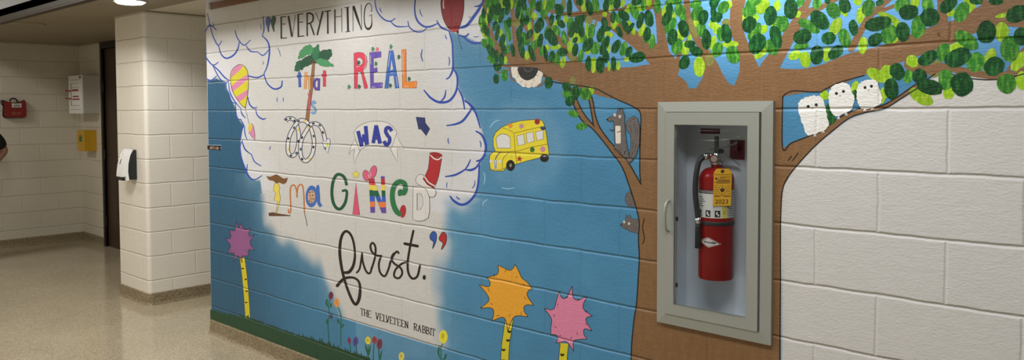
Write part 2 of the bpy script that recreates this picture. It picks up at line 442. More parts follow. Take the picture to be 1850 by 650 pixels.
lc = col[0]                                   # the end corner carries on the colour of the wall's edge
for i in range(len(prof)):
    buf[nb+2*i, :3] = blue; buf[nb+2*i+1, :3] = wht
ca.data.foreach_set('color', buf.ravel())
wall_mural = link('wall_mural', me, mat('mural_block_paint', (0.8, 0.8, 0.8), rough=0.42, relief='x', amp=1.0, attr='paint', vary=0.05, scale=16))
props(wall_mural, 'painted block wall with sky blue mural ground and cream cloud', kind='structure')

# --- pillar, alcove, passage
def wallbox(name, b, m): return props(boxobj(name, b, m), kind='structure')
PXC, PXL, PYF = -5.575, -6.165, 0.03
pts = [(PXL, PYF), (PXC-0.03, PYF)] + [(PXC-0.03+0.03*math.sin(a), PYF+0.03-0.03*math.cos(a)) for a in (math.pi/2*i/6 for i in range(1, 7))] + [(PXC, 1.9), (PXL, 1.9)]
bm = bmesh.new(); prism(bm, pts, 0, 2.44)
pil = bmobj('wall_pillar', bm, M_cream); pil.data.materials.append(M_creamy); props(pil, kind='structure')
for f in pil.data.polygons:
    if abs(f.normal.x) > 0.75: f.material_index = 1
BXW, SYW = -9.65, 0.9
wallbox('wall_back', (BXW-0.2, BXW, -4.7, SYW+0.2, 0, 3.15), M_alcy)
DX0, DX1 = -8.87, -7.85
wallbox('wall_alcove', (BXW, DX0, SYW, SYW+0.2, 0, 2.44), M_alcx)
wallbox('wall_alcove_right', (DX1, PXL, SYW, SYW+0.2, 0, 2.44), M_alcx)
wallbox('wall_passage', (PXC, MX0+0.6, 1.9, 2.1, 0, 2.44), M_cream)
wallbox('wall_opposite', (-9.9, 3.1, -4.75, -4.6, 0, 3.15), M_cream)
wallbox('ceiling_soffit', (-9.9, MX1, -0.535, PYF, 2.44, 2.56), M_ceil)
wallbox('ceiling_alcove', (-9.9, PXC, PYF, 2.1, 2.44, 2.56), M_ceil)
wallbox('ceiling_passage', (PXC, MX1, PYF, 2.1, 2.452, 2.56), M_ceil2)
wallbox('ceiling_high', (-9.9, 3.1, -4.75, -0.5, 3.12, 3.25), M_hiceil)
wallbox('wall_fascia', (-9.65, MX1, -0.535, -0.49, 2.49, 3.13), M_fascia)
bm = bmesh.new(); prism(bm, [(-0.552, 2.434), (-0.49, 2.434), (-0.49, 2.4405), (-0.5355, 2.4405), (-0.5355, 2.492), (-0.546, 2.492), (-0.546, 2.452), (-0.552, 2.446)], -9.65, MX1, plane='yz')
props(bmobj('trim_1', bm, M_brownmetal), 'dark bronze metal angle along the soffit edge', kind='structure')

# terrazzo cove bases
def cove(name, pts, out, h=0.1):
    """pts: plan polyline, out: room-side is to the left (+1) or the right (-1)"""
    bm = bmesh.new(); prof = [(0.0, 0.0), (0.026, 0.0), (0.018, 0.008), (0.012, 0.02), (0.010, 0.04), (0.010, h-0.008), (0.006, h), (0.0, h)]
    rows = []
    for i, p in enumerate(pts):
        a = Vector(pts[max(i-1, 0)]); b = Vector(pts[min(i+1, len(pts)-1)]); p = Vector(p)
        d1 = (p-a).normalized() if i else (b-p).normalized(); d2 = (b-p).normalized() if i < len(pts)-1 else d1
        n1 = Vector((-d1.y, d1.x))*out; n2 = Vector((-d2.y, d2.x))*out
        nm = (n1+n2).normalized(); k = 1/max(0.3, nm.dot(n1))
        rows.append([bm.verts.new((p.x+nm.x*q*k, p.y+nm.y*q*k, z+0.0005)) for q, z in prof])
    for a, b in zip(rows, rows[1:]):
        for j in range(len(prof)-1): bm.faces.new((a[j], a[j+1], b[j+1], b[j]))
    bm.faces.new(rows[0]); bm.faces.new(rows[-1][::-1])
    return props(bmobj(name, bm, M_base), kind='structure')
cove('baseboard_mural', [(MX0, 0.24)] + [(x, y) for x, y in arc[::-1]] + [(MX1, 0.0)], -1)
cove('baseboard_pillar', pts[0:8] + [(PXC, 1.89)], -1)
cove('baseboard_back', [(BXW, -4.6), (BXW, SYW), (DX0-0.06, SYW)], -1)

# --- door in the alcove
dr = props(thing('door_1', None, None, (DX0, SYW, 0)), 'dark brown full-height door in the alcove beside the cream pillar', kind='structure')
for nm, b in (('door_frame', (DX0-0.05, DX0, SYW-0.02, SYW+0.1, 0, 2.438)), ('door_frame', (DX1, DX1+0.05, SYW-0.02, SYW+0.1, 0, 2.438)), ('door_frame', (DX0, DX1, SYW-0.02, SYW+0.1, 2.36, 2.438))):
    boxobj(nm, b, M_black, dr, 0.003)
boxobj('door_leaf', (DX0+0.002, DX1-0.002, SYW+0.015, SYW+0.06, 0.008, 2.355), M_door, dr, 0.003)
bm = bmesh.new(); box(bm, DX0+0.3, DX0+0.72, SYW+0.006, SYW+0.016, 0.35, 0.85)
for i in range(9): box(bm, DX0+0.32, DX0+0.70, SYW+0.0, SYW+0.008, 0.375+i*0.052, 0.405+i*0.052)
bmobj('door_louver', bm, M_brownmetal, dr)
for hz in (0.25, 1.05, 1.85):
    bm = bmesh.new(); tube(bm, [(DX0+0.004, SYW-0.006, hz), (DX0+0.004, SYW-0.006, hz+0.11)], 0.008, 8); bmobj('hinge', bm, M_brownmetal, dr)

# --- brown rail at the top of the mural
rl = thing('wall_rail', 'brown wooden rail fixed across the top of the mural wall', 'rail', (W(383, 12)[0], 0, 2.34))
boxobj('rail_board', (W(385, 12)[0], MX1, -0.018, -0.0005, 2.345, 2.387), M_rail, rl, 0.003)
boxobj('end_cap', (W(381.5, 12)[0], W(385, 12)[0]-0.0005, -0.02, -0.0005, 2.342, 2.39), mat('grey_plastic_cap', A(150, 145, 135), rough=0.5), rl, 0.003)

# --- recessed downlights
M_lens = mat('lamp_lens', (1.0, 0.97, 0.92), rough=0.4, emit=9.0)
M_trimwhite = mat('white_enamel', A(215, 210, 200), rough=0.35)
dx_, dy_, _ = DOWN[0]
dl = thing('recessed_downlight', 'round lit downlight set flush in the low ceiling beside the pillar', 'ceiling light', (dx_, dy_, 2.44))
bm = bmesh.new(); lathe(bm, [(0.100, 2.4398), (0.116, 2.4398), (0.118, 2.4365), (0.114, 2.433), (0.102, 2.434), (0.100, 2.4398)], (dx_, dy_, 0), 36); bmobj('trim_ring', bm, M_trimwhite, dl, smooth=True)
bm = bmesh.new(); lathe(bm, [(0.001, 2.4385), (0.101, 2.4385), (0.099, 2.428), (0.085, 2.420), (0.05, 2.415), (0.001, 2.414)], (dx_, dy_, 0), 36); bmobj('lens', bm, M_lens, dl, smooth=True)
cp = thing('ceiling_cover_plate', 'faint round cover plate flush on the tan alcove ceiling', 'ceiling plate', (-7.27, -0.33, 2.44))
bm = bmesh.new(); lathe(bm, [(0.001, 2.4395), (0.15, 2.4395), (0.147, 2.434), (0.12, 2.432), (0.001, 2.432)], (-7.27, -0.33, 0), 36); bmobj('plate', bm, M_ceil, cp, smooth=True)

# ================================================================== MURAL MOTIFS (paint on the wall)
fA, fB, fC, fD = S(360,0,3.25), S(600,0,3.25), S(360,180,2.954), S(600,180,2.953)
fE, fF, fR2 = S(360,380,2.407), S(580,380,2.407), S(360,130,5.0)

# --- grass
LAYER[0] = 0.0004
gt = [W(*p) for p in ((379,557),(381,560),(405,568),(432,572),(455,577),(478,587),(505,596),(535,606),(560,613),(580,618),(601,626),(630,637),(655,643),(672,652),(700,664),(760,700),(900,752),(1020,796),(1136,838))]
top = []
for (xa, za), (xb, zb) in zip(gt, gt[1:]):
    n = max(1, int((xb-xa)/0.011))
    for i in range(n):
        t = i/n; top.append((xa+(xb-xa)*t, max(0.104, za+(zb-za)*t + random.uniform(-0.002, 0.004) + (random.uniform(0.006, 0.03) if i % 2 else 0))))
gp = Paint(); gp._add([[(MX0+0.004, 0.1), *[(max(x, MX0+0.004), z) for x, z in top], (gt[-1][0], 0.1)]])
g_ = gp.build('painted_grass', paint('grass', (20, 66, 40), vary=0.3, scale=70, stretch=(2, 1, 0.4)))
props(g_, 'strip of dark green grass painted along the foot of the mural', 'painted grass', kind='stuff')

# --- clouds
def cloud(label, base, strokes, group='blue outlined clouds of the mural', k=1.5):
    t = motif('painted_cloud', label, 'painted cloud', lambda p: p, base, group)
    for f, w, pts in strokes:
        Paint(f).stroke(pts, [w*k*random.uniform(0.85, 1.15) for _ in pts], taper=True).build('outline_curl', P_cloudline, t)
w1 = 5.5
cloud('white cloud with dark blue curls behind the pink and yellow hot air balloon', (420, 320), [
 (fA,w1,[(48,80),(62,140),(80,210),(110,265),(132,240)]), (fA,w1,[(34,190),(62,148),(100,175)]),
 (fA,w1+1,[(112,265),(130,320),(160,342),(200,325),(225,290),(235,250)]), (fA,w1,[(210,178),(225,225),(262,265),(300,235)]),
 (fA,w1,[(275,268),(300,300),(340,305)]), (fA,w1,[(340,302),(375,325),(410,290)]),
 (fA,w1+1,[(370,210),(405,250),(412,310),(400,385),(380,432)]), (fA,w1,[(375,95),(380,170),(370,210)]),
 (fA,w1+1,[(285,445),(340,455),(382,437)]), (fA,w1+1,[(380,437),(400,490),(440,522),(480,510),(487,475)]),
 (fA,w1,[(40,335),(70,375),(110,410),(150,455),(175,470)]), (fA,w1,[(42,345),(80,382),(112,365)]),
 (fA,w1,[(80,385),(120,460),(155,485),(172,475)]), (fA,w1,[(44,462),(70,472),(103,445)]),
 (fR2,8,[(240,95),(245,150),(270,200),(280,250),(300,275),(325,280)]), (fR2,8,[(325,275),(330,335),(335,390),(350,425),(380,430)]),
 (fR2,8,[(370,425),(400,480),(385,520),(375,600)]), (fR2,8,[(440,230),(455,290),(490,325),(522,318)]), (fR2,8,[(510,335),(525,390),(570,425),(602,418)]),
 (fR2,8,[(375,345),(390,385),(417,414)]), (fR2,7,[(265,90),(275,170),(310,250),(380,335)]), (fR2,7,[(410,490),(412,550),(432,612)]),
 (fC,5,[(232,215),(218,250),(225,310),(245,370),(265,410),(295,427),(335,405)]), (fC,4.5,[(230,225),(245,265),(278,292)]), (fC,4.5,[(278,290),(295,330),(330,353)]),
 (fC,4,[(256,345),(254,385),(262,402)]), (fA,3,[(460,280),(470,300),(478,330)]), (fA,3,[(455,570),(457,584),(456,598)]), (fA,3,[(491,572),(494,584),(494,596)]),
 (fC,3,[(380,248),(378,258),(375,268)]), (fA,3,[(78,130),(84,145),(88,155)]), (fA,3,[(362,140),(362,158),(366,175)]), (fA,3,[(376,360),(378,368),(375,378)]),
 (fR2,4,[(300,420),(310,450),(325,480)]), (fA,3,[(40,270),(38,295),(42,315)])])
cloud('white cloud with bold blue curls at the top behind the red balloon', (760, 60), [
 (fB,6,[(248,-20),(262,60),(300,110),(340,125),(370,108)]), (fB,6,[(345,128),(380,155),(445,155)]), (fB,6,[(445,125),(455,160),(490,185),(530,185),(555,165)]),
 (fB,8,[(490,-20),(485,60),(500,120),(540,155),(580,155),(618,138)]), (fB,8,[(615,122),(640,160),(690,182)]), (fB,11,[(745,165),(790,150),(830,100),(865,50),(895,-10)]),
 (fB,8,[(740,205),(780,215),(802,198)]), (fB,10,[(770,215),(820,250),(880,250),(905,238)]), (fB,6,[(838,38),(860,35),(885,15)]),
 (fB,4,[(515,55),(520,80),(532,97)]), (fB,4,[(280,45),(284,60),(292,75)]), (fB,5,[(805,104),(812,98)]), (fB,5,[(833,216),(858,216)])])
cloud('tall white cloud with thick blue curls left of the yellow bus', (850, 370), [
 (fB,8,[(685,178),(705,250),(708,310),(710,400),(690,450),(672,463)]), (fB,10,[(710,400),(735,450),(730,530),(690,590),(630,600),(580,575),(540,530)]), (fB,7,[(668,530),(660,570),(635,598)]),
 (fB,8,[(740,520),(765,570),(778,640)]), (fB,8,[(780,595),(805,610),(832,652)]), (fB,5,[(530,290),(523,325),(532,360)]), (fB,5,[(685,335),(690,355),(686,385)]), (fB,4,[(664,205),(668,220),(674,230)]),
 (fD,8,[(745,35),(740,55),(700,110),(660,130),(612,138)]), (fD,8,[(710,5),(745,35),(770,80),(790,150)]), (fD,9,[(768,168),(800,190),(820,240),(815,290),(795,320),(772,327)]),
 (fD,8,[(795,320),(770,360),(740,375),(710,372)]), (fD,8,[(710,372),(660,400),(605,410)]), (fD,6,[(738,320),(725,350),(710,370)]), (fD,9,[(785,350),(780,440),(765,500),(730,545),(690,560),(650,540),(630,515)]),
 (fD,4,[(762,432),(760,455),(748,472)]), (fD,3.5,[(614,442),(611,455),(612,470)]), (fD,4,[(664,515),(670,525),(682,531)]), (fD,3.5,[(620,205),(619,220),(623,235)]), (fD,4,[(788,220),(794,235),(793,252)])])
# pale brush strokes in the sky
ps = motif('painted_wisps', 'pale blue brush strokes of wind around the yellow bus', 'painted sky', lambda p: p, (900, 330))
fK = S(820,190,2.6)
P_wisp = paint('pale_blue', (150, 192, 214), vary=0.15)
for pts in ([(170,105),(180,88),(195,76),(215,70)], [(140,315),(146,340),(140,372)], [(225,388),(255,392),(285,388)], [(136,470),(140,455),(158,442)]):
    Paint(fK).stroke(pts, 4.5, taper=True).build('brush_stroke', P_wisp, ps)

# --- quotation marks
for lab, f, pts, c in (('blue opening quotation mark, the left one before EVERYTHING', S(470,0,8.127), [(88,290),(108,252),(145,262),(152,315),(132,390),(124,472),(105,400),(88,340)], (52,92,168)),
                  ('dark green opening quotation mark right beside the blue one', S(470,0,8.127), [(165,285),(195,236),(226,258),(226,310),(205,380),(207,466),(185,420),(165,340)], (16,74,48)),
                  ('blue closing quotation mark, the left one after first', fF, [(474,108),(488,91),(502,103),(500,135),(485,166),(489,138),(476,125)], (44,82,160)),
                  ('red closing quotation mark at the right of the blue one', fF, [(515,116),(530,94),(545,108),(543,142),(524,170),(530,142),(516,130)], (176,38,44))):
    t = motif('painted_quotation_mark', lab, 'quotation mark', f, pts[5], 'quotation marks of the mural quote')
    Paint(f).poly(pts, sm=True).build('mark', paint('mark%d%d' % c[:2], c), t)
    outline(f, pts, 8 if f is not fF else 2.5, t, P_ink)

# --- words of the quote
def word(txt, look, f, base): return motif('painted_word', look, 'painted word', f, base, 'words of the painted quote')
f1 = S(470,0,8.127)
t = word('EVERYTHING', 'word EVERYTHING in tall thin black capitals at the top', f1, (300, 570))
def letter(t, f, strokes, m, sm=False):
    p = Paint(f)
    for pts, w in strokes: p.stroke(pts, w, sm=sm or len(pts) > 3, cap=False)
    return p.build('letter', m, t)
letter(t, f1, [([(310,246),(312,568)],24),([(295,252),(382,243)],14),([(312,357),(372,352)],13),([(302,562),(395,556)],15)], P_ink)
letter(t, f1, [([(416,233),(468,542)],30),([(518,213),(474,540)],8)], P_ink)
letter(t, f1, [([(560,206),(562,544)],26),([(545,212),(636,200)],14),([(562,328),(632,322)],13),([(550,538),(650,526)],15)], P_ink)
letter(t, f1, [([(690,188),(692,532)],22),([(688,196),(742,196),(778,235),(774,300),(742,337),(692,347)],24),([(735,338),(796,517)],22)], P_ink)
letter(t, f1, [([(815,180),(874,322)],9),([(922,163),(838,517)],26)], P_ink)
letter(t, f1, [([(945,171),(1041,155)],17),([(993,165),(995,497)],24)], P_ink)
letter(t, f1, [([(1098,138),(1100,487)],20),([(1195,122),(1203,473)],9),([(1105,250),(1195,238)],10)], P_ink)
letter(t, f1, [([(1283,108),(1293,467)],30),([(1238,113),(1313,103)],10),([(1252,468),(1325,459)],11)], P_ink)
letter(t, f1, [([(1362,95),(1365,460)],9),([(1370,88),(1430,270),(1490,445)],[36,34,8]),([(1485,65),(1490,440)],9)], P_ink)
letter(t, f1, [([(1637,165),(1640,115),(1620,62),(1590,50),(1552,90),(1532,180),(1530,300),(1550,395),(1590,425),(1630,388),(1641,320),(1638,220)],[9,9,11,13,15,15,15,22,36,26,13,9]),([(1598,238),(1642,212)],9),([(1628,164),(1640,160)],22)], P_ink)

# palm with small letters
f2 = S(520,75,4.333)
t = motif('painted_palm_tree', 'palm tree with brown trunk and green fronds growing out of the spotted ribbon', 'painted palm tree', f2, (150, 640))
pts = [(203,165),(196,250),(186,350),(172,450),(160,540),(150,640)]
Paint(f2).stroke(pts, [20,24,26,27,28,29], cap=False).build('trunk', paint('palm_trunk', (140, 98, 66), vary=0.15), t)
for k in (-1, 1): Paint(f2).stroke([(p[0]+k*w/2, p[1]) for p, w in zip(pts, [20,24,26,27,28,29])], 2, cap=False).build('trunk_edge', P_ink, t)
def jag(pts, amp, seed, n=4):
    r = random.Random(seed); out = []
    for i, a in enumerate(pts):
        b = pts[(i+1) % len(pts)]; L = math.hypot(b[0]-a[0], b[1]-a[1])
        out.append(a)
        for k in range(1, n):
            s = k/n; q = amp*(1 if k % 2 else -0.4)*r.uniform(0.5, 1.1); out.append((a[0]+(b[0]-a[0])*s+(b[1]-a[1])/L*q, a[1]+(b[1]-a[1])*s-(b[0]-a[0])/L*q))
    return out
for i, (pts, c) in enumerate((([(105,140),(66,160),(48,232),(92,236),(118,185)],(26,92,64)), ([(205,165),(192,100),(135,120),(100,155),(95,190),(104,236),(132,200),(160,192)],(18,74,50)),
                  ([(238,88),(275,68),(338,62),(346,105),(318,142),(262,148),(228,138)],(20,78,52)), ([(200,60),(240,20),(248,85),(242,130),(210,158),(190,110)],(36,112,72)),
                  ([(80,135),(96,78),(135,38),(176,25),(206,60),(198,100),(150,100),(118,125)],(62,138,84)), ([(210,160),(248,130),(305,145),(362,192),(300,196),(268,190)],(66,142,90)))):
    jp = jag(pts, 5, i, 4)
    Paint(f2).poly(jp).build('frond', paint('frond%d' % i, c, vary=0.12), t); outline(f2, jp, 2, t, P_ink, sm=False, name='frond_edge')
Paint(f2).disc((195,158),13).disc((213,162),11).build('coconut', paint('coconut', (84, 52, 34)), t)
def cletter(t, f, strokes, col, lw=4):
    nm = '%d_%d_%d' % col
    p = Paint(f)
    for pts, w in strokes: p.stroke(pts, w+lw, cap=False, sm=len(pts) > 3)
    L = p.build('letter', paint('edge_'+nm, tuple(int(c*0.35) for c in col)), t)
    p = Paint(f)
    for pts, w in strokes: p.stroke(pts, w, cap=False, sm=len(pts) > 3)
    p.build('letter_fill', paint('fill_'+nm, col, vary=0.08), L)
t = word('that', 'small word that in blue, orange, purple and red letters under the palm', f2, (75, 370))
cletter(t, f2, [([(90,238),(95,358)],17),([(72,273),(108,269)],20)], (58,90,176))
cletter(t, f2, [([(143,238),(137,372)],17),([(142,300),(152,280),(166,278),(170,300),(172,374)],14)], (222,150,74))
cletter(t, f2, [([(240,300),(224,294),(209,318),(209,350),(222,374),(238,362)],15),([(245,288),(242,384)],15)], (88,70,152))
cletter(t, f2, [([(287,226),(287,354)],20),([(266,266),(305,262)],20)], (200,62,84))
t = word('is', 'small word is in pink and light blue letters on the palm trunk', f2, (168, 560))
cletter(t, f2, [([(170,430),(168,538)],16),([(167,402),(169,420)],18)], (196,86,96))
cletter(t, f2, [([(218,488),(205,470),(190,484),(194,506),(212,522),(216,546),(202,562),(184,548)],13)], (112,160,208))

# spotted ribbon
f3 = S(500,195,5.909)
t = motif('painted_ribbon', 'looped white ribbon with colored spots and an arrow end below the palm', 'painted ribbon', f3, (165, 520))
rp = [(92,142),(110,120),(140,110),(185,125),(215,190),(235,280),(232,380),(205,480),(165,510),(125,480),(118,400),(135,300),(180,210),(225,150),(270,130),(320,150),(360,210),(390,300),(398,390),(375,500),(315,565),(265,530),(250,440),(265,340),(310,250),(360,180),(405,165),(455,185),(490,240),(515,330),(522,368)]
Paint(f3).stroke(rp, 47, cap=False).build('edge', paint('ribbon_edge', (34, 38, 80)), t)
Paint(f3).stroke(rp, 30, cap=False).build('band', P_white, t)
dense = crom(rp, False, 4)
for i in range(3, len(dense)-4, 5):
    k = (i//5) % 4; c = [(24,26,58),(40,86,82),(24,26,58),(214,186,96)][k]
    (x, y), (x2, y2) = dense[i], dense[i+1]
    Paint(f3).disc((x+(4 if k % 2 else -3), y), 16, 11, math.degrees(math.atan2(y2-y, x2-x))).build('spot', paint('spot%d' % k, c), t)
ah = [(485,365),(500,346),(522,360),(540,330),(562,325),(572,345),(568,395),(545,482),(512,435)]
Paint(f3).poly(ah).build('arrow_head', P_white, t); outline(f3, ah, 6, t, P_navy, sm=False, name='arrow_edge')
Paint(f3).disc((542,395),15,22).build('spot', paint('spot_lime', (190,200,70)), t); Paint(f3).disc((520,430),9,14).build('spot', paint('spot1', (40,86,82)), t)

# REAL
f4 = S(620,70,6.5)
t = word('REAL', 'word REAL in big red, purple, blue and orange capitals', f4, (320, 585))
def block(pts, col, hole=None, hi=()):
    nm = '%d_%d_%d' % col
    L = Paint(f4).poly(pts, holes=[hole] if hole else []).build('letter', paint('fill_'+nm, col, vary=0.08), t)
    ed = paint('edge_'+nm, tuple(int(c*0.45) for c in col))
    p = Paint(f4).stroke(pts, 5, sm=False, closed=True)
    if hole: p.stroke(hole, 5, sm=False, closed=True)
    p.build('letter_edge', ed, L)
    if hi:
        p = Paint(f4)
        for h in hi: p.stroke(h, 4.5, cap=False)
        p.build('highlight', P_white, L)
block([(128,170),(175,158),(235,166),(272,208),(283,270),(268,330),(232,372),(250,440),(287,560),(283,582),(252,586),(212,400),(190,385),(170,390),(166,586),(133,586)], (212,58,84), [(165,225),(200,220),(232,250),(230,290),(205,312),(165,312)], [[(255,200),(272,250),(265,310),(240,350)],[(150,330),(195,322)]])
block([(312,160),(445,150),(446,215),(357,230),(356,345),(400,340),(400,390),(356,402),(358,518),(464,515),(461,576),(322,582)], (98,74,164), None, [[(322,195),(324,300)],[(335,565),(378,568)],[(450,530),(448,560)]])
block([(540,140),(586,135),(656,578),(612,582),(596,432),(542,434),(530,582),(488,584)], (52,100,182), [(566,240),(592,362),(550,372)], [[(552,160),(530,330)],[(622,440),(640,560)],[(560,402),(590,398)]])
block([(690,125),(738,122),(742,506),(866,500),(862,576),(698,580)], (238,128,48), None, [[(700,160),(704,420)],[(718,560),(770,562)],[(852,520),(850,550)]])
P_sp, P_sp2, P_sp3 = paint('sprig', (62, 132, 90), vary=0.2), paint('sprig_dark', (44, 92, 66), vary=0.2), paint('sprig_pink', (214, 104, 116), vary=0.1)
for (x, y, m, lab) in ((183,280,P_sp2,'inside the bowl of the red letter R'),(350,118,P_sp,'on top of the purple letter E'),(402,122,P_sp3,'pink one on top of the purple letter E'),(562,90,P_sp,'over the tip of the blue letter A'),(655,212,P_sp2,'between the letters A and L'),
                  (385,290,P_sp,'in the middle of the purple letter E'),(70,562,P_sp,'at the lower left of the red letter R'),(190,560,P_sp2,'between the legs of the red letter R'),(555,548,P_sp2,'between the legs of the blue letter A'),(775,470,P_sp2,'on the foot of the orange letter L')):
    q = motif('painted_sprig', 'tiny leafy sprig painted ' + lab, 'painted sprig', f4, (x, y+28), 'leafy sprigs around the word REAL')
    Paint(f4).disc((x, y), 17, 24, random.uniform(-15, 15)).build('leaf', m, q)
    Paint(f4).stroke([(x, y+10), (x+2, y+34)], 6).stroke([(x-4, y+14), (x-24, y+28)], 4).stroke([(x+4, y+8), (x+24, y+2)], 4).build('stem', P_sp2 if m is not P_sp3 else P_sp3, q)

# WAS banner
t = motif('painted_banner', 'white ribbon banner with thin black outline around the word WAS', 'painted banner', f3, (1060, 410))
arcu = [(820,265),(870,200),(960,155),(1060,140),(1160,150),(1230,190),(1285,262)]; arcl = [(1218,440),(1180,410),(1100,402),(1010,402),(930,418),(885,458)]
lt = [(835,335),(790,410),(770,500),(800,452),(832,434),(820,500),(828,596),(860,510),(900,440),(870,410)]
rt = [(1275,285),(1320,370),(1362,437),(1285,430),(1290,500),(1289,572),(1240,490),(1205,420),(1218,440)]
for nm, pts in (('tail', lt), ('tail', rt), ('band', crom(arcu, False, 6)+crom(arcl, False, 6))):
    b = Paint(f3).poly(pts).build(nm, P_white, t); outline(f3, pts, 4, b, P_ink, sm=False)
t = word('WAS', 'word WAS in plump navy capitals on the white banner', f3, (910, 415))
cletter(t, f3, [([(868,245),(908,412)],36),([(905,410),(928,280)],22),([(925,285),(962,395)],30),([(966,392),(950,192)],36)], (44,58,150), 5)
cletter(t, f3, [([(1062,185),(1030,376)],34),([(1060,185),(1104,380)],38),([(1040,325),(1098,325)],20)], (44,58,150), 5)
cletter(t, f3, [([(1228,248),(1205,214),(1175,214),(1163,248),(1182,290),(1206,325),(1198,372),(1168,392),(1145,352)],34)], (44,58,150), 5)
t = motif('painted_arrow', 'small dark navy arrow with pale flecks pointing up left beside the banner', 'painted arrow', fD, (500, 190))
ap = [(448,92),(495,97),(497,124),(521,155),(502,193),(475,157),(462,158)]
Paint(fD).poly(ap).build('arrow', paint('dark_navy', (44, 52, 104), vary=0.5, scale=120), t); outline(fD, ap, 3, t, P_ink, sm=False)

# IMAGINED
f5, f6 = S(470,290,4.335), S(590,260,4.332)
t = word('IMAGINED', 'word IMAGINED whose letters are little colored pictures', f5, (300, 420))
i_ = Paint(f5).poly([(50,120),(75,126),(100,118),(128,108),(155,122),(185,140),(215,135),(205,170),(180,184),(150,172),(128,178),(100,158),(70,152)], sm=True).build('letter', paint('letter_brown', (116, 78, 46), vary=0.15), t)
zz = [(112,178),(142,178),(155,212),(148,240),(160,296),(130,408),(124,408),(138,315),(108,312),(124,248),(104,240)]
Paint(f5).poly(zz).build('zigzag', paint('letter_yellow', (222, 200, 84), vary=0.06), i_); outline(f5, zz, 2.5, i_, P_ink, sm=False)
Paint(f5).poly([(66,408),(105,404),(130,412),(240,428),(238,434),(130,434),(68,434)]).build('bar', paint('letter_dark_brown', (92, 62, 44), vary=0.15), i_)
m_ = Paint(f5).stroke([(222,386),(226,408),(238,402),(240,350),(236,260),(240,208),(260,190),(276,204),(288,250),(288,284)], 11).stroke([(288,250),(298,205),(318,186),(335,205),(343,285),(347,404)], 11, cap=False).build('letter', paint('letter_orange', (188, 114, 62), vary=0.1), t)
Paint(f5).stroke([(347,402),(352,430),(362,470),(368,510)], 4).build('tail', P_ink, m_)
a_ = Paint(f5).disc((403,280), 47, 85, 2, n=36).stroke([(462,200),(452,210),(456,270),(460,330),(478,358)], 26, cap=False).build('letter', paint('letter_blue', (64, 104, 172), vary=0.1), t)
ck = Paint(f5).disc((402,282), 29, 52, 2, n=28).build('biscuit', paint('biscuit', (198, 158, 124), vary=0.1), a_)
cp_ = Paint(f5)
for x, y in ((390,250),(408,245),(392,275),(412,272),(398,298),(415,300),(388,315),(405,322)): cp_.disc((x, y), 4.5, 6, n=8)
cp_.build('chips', P_ink, ck)
Paint(f5).stroke([(678,194),(664,140),(636,112),(600,112),(573,160),(562,245),(572,325),(600,372),(632,376),(662,338),(676,290),(677,236),(640,238)], [22,24,24,24,24,24,24,24,24,24,22,20,18], cap=False).build('letter', paint('letter_green', (20, 82, 54), vary=0.12), t)
p = Paint(f6).poly([(230,296),(205,551),(260,557)]).build('letter', paint('letter_pink', (206, 84, 112), vary=0.1), t); outline(f6, [(230,296),(205,551),(260,557)], 2.5, p, P_ink, sm=False)
s_ = Paint(f6).star((230,238), 34, 0.5).build('star', paint('star_yellow', (232, 208, 84)), p)
pp = [(230+(34 if i % 2 == 0 else 17)*math.sin(math.pi*i/5), 238-(34 if i % 2 == 0 else 17)*math.cos(math.pi*i/5)) for i in range(10)]; outline(f6, pp, 2, s_, P_ink, sm=False)
# rainbow N: three bars cut into colour bands
bands = [(268,318,(186,42,58)),(318,360,(226,200,84)),(360,407,(24,94,66)),(407,450,(50,92,176)),(450,492,(224,120,58)),(492,545,(98,72,150))]
n_ = Paint(f6).poly([(330,270),(376,270),(380,536),(344,538)]).build('letter', paint('letter_base', (98,72,150)), t)
def bar(q0, q1, bnds):          # q0: left edge (top, bottom), q1: right edge
    def at(q, y): (x0, y0), (x1, y1) = q; return (x0+(x1-x0)*(y-y0)/(y1-y0), y)
    for y0, y1, c in bnds:
        ya, yb = max(y0, q0[0][1]), min(y1, q0[1][1])
        if yb <= ya: continue
        Paint(f6).poly([at(q0, ya), at(q1, ya), at(q1, yb), at(q0, yb)]).build('colour_band', paint('band_%d_%d' % c[:2], c, vary=0.08), n_)
bar([(330,270),(344,538)], [(374,270),(378,538)], bands)
bar([(425,252),(438,540)], [(455,252),(467,540)], [(250,278,(98,72,150))]+[(a+3, b+3, c) for a, b, c in bands])
bar([(336,290),(432,540)], [(374,290),(468,540)], [(a+4, b+4, c) for a, b, c in bands])
t2 = motif('painted_bow', 'pink bow tied on top of the rainbow striped letter N', 'painted bow', f6, (340, 280))
for c, rx, ry, rot in (((311,246),26,42,-12), ((366,218),25,50,14)):
    q = Paint(f6).disc(c, rx, ry, rot, n=28).build('loop', paint('bow_pink', (210, 92, 120), vary=0.1), t2)
    outline(f6, [(c[0]+rx*math.cos(a)*math.cos(math.radians(rot))-ry*math.sin(a)*math.sin(math.radians(rot)), c[1]+rx*math.cos(a)*math.sin(math.radians(rot))+ry*math.sin(a)*math.cos(math.radians(rot))) for a in (2*math.pi*i/24 for i in range(24))], 2.5, q, P_ink)
Paint(f6).disc((339,243),12,24,8).build('knot', paint('bow_light', (226, 146, 164)), t2)
e_ = Paint(f6).stroke([(574,392),(580,372),(604,384),(618,350),(610,308),(578,294),(545,308),(522,350),(515,410),(525,475),(548,525),(572,548)], [32,38,38,38,38,38,38,38,38,40,42,36]).build('letter', paint('letter_leaf_green', (40, 112, 68), vary=0.25, scale=60), t)
Paint(f6).disc((598,526),24,50,6).build('red_tip', paint('tip_red', (170, 40, 46)), e_)
dpts = [(678,330),(676,588),(715,604),(760,600),(796,580),(808,520),(806,420),(785,360),(740,325)]; dh = [(710,384),(709,516),(738,512),(757,475),(754,420),(738,386)]
d_ = Paint(f6).poly(dpts, holes=[dh]).build('letter', P_white, t)
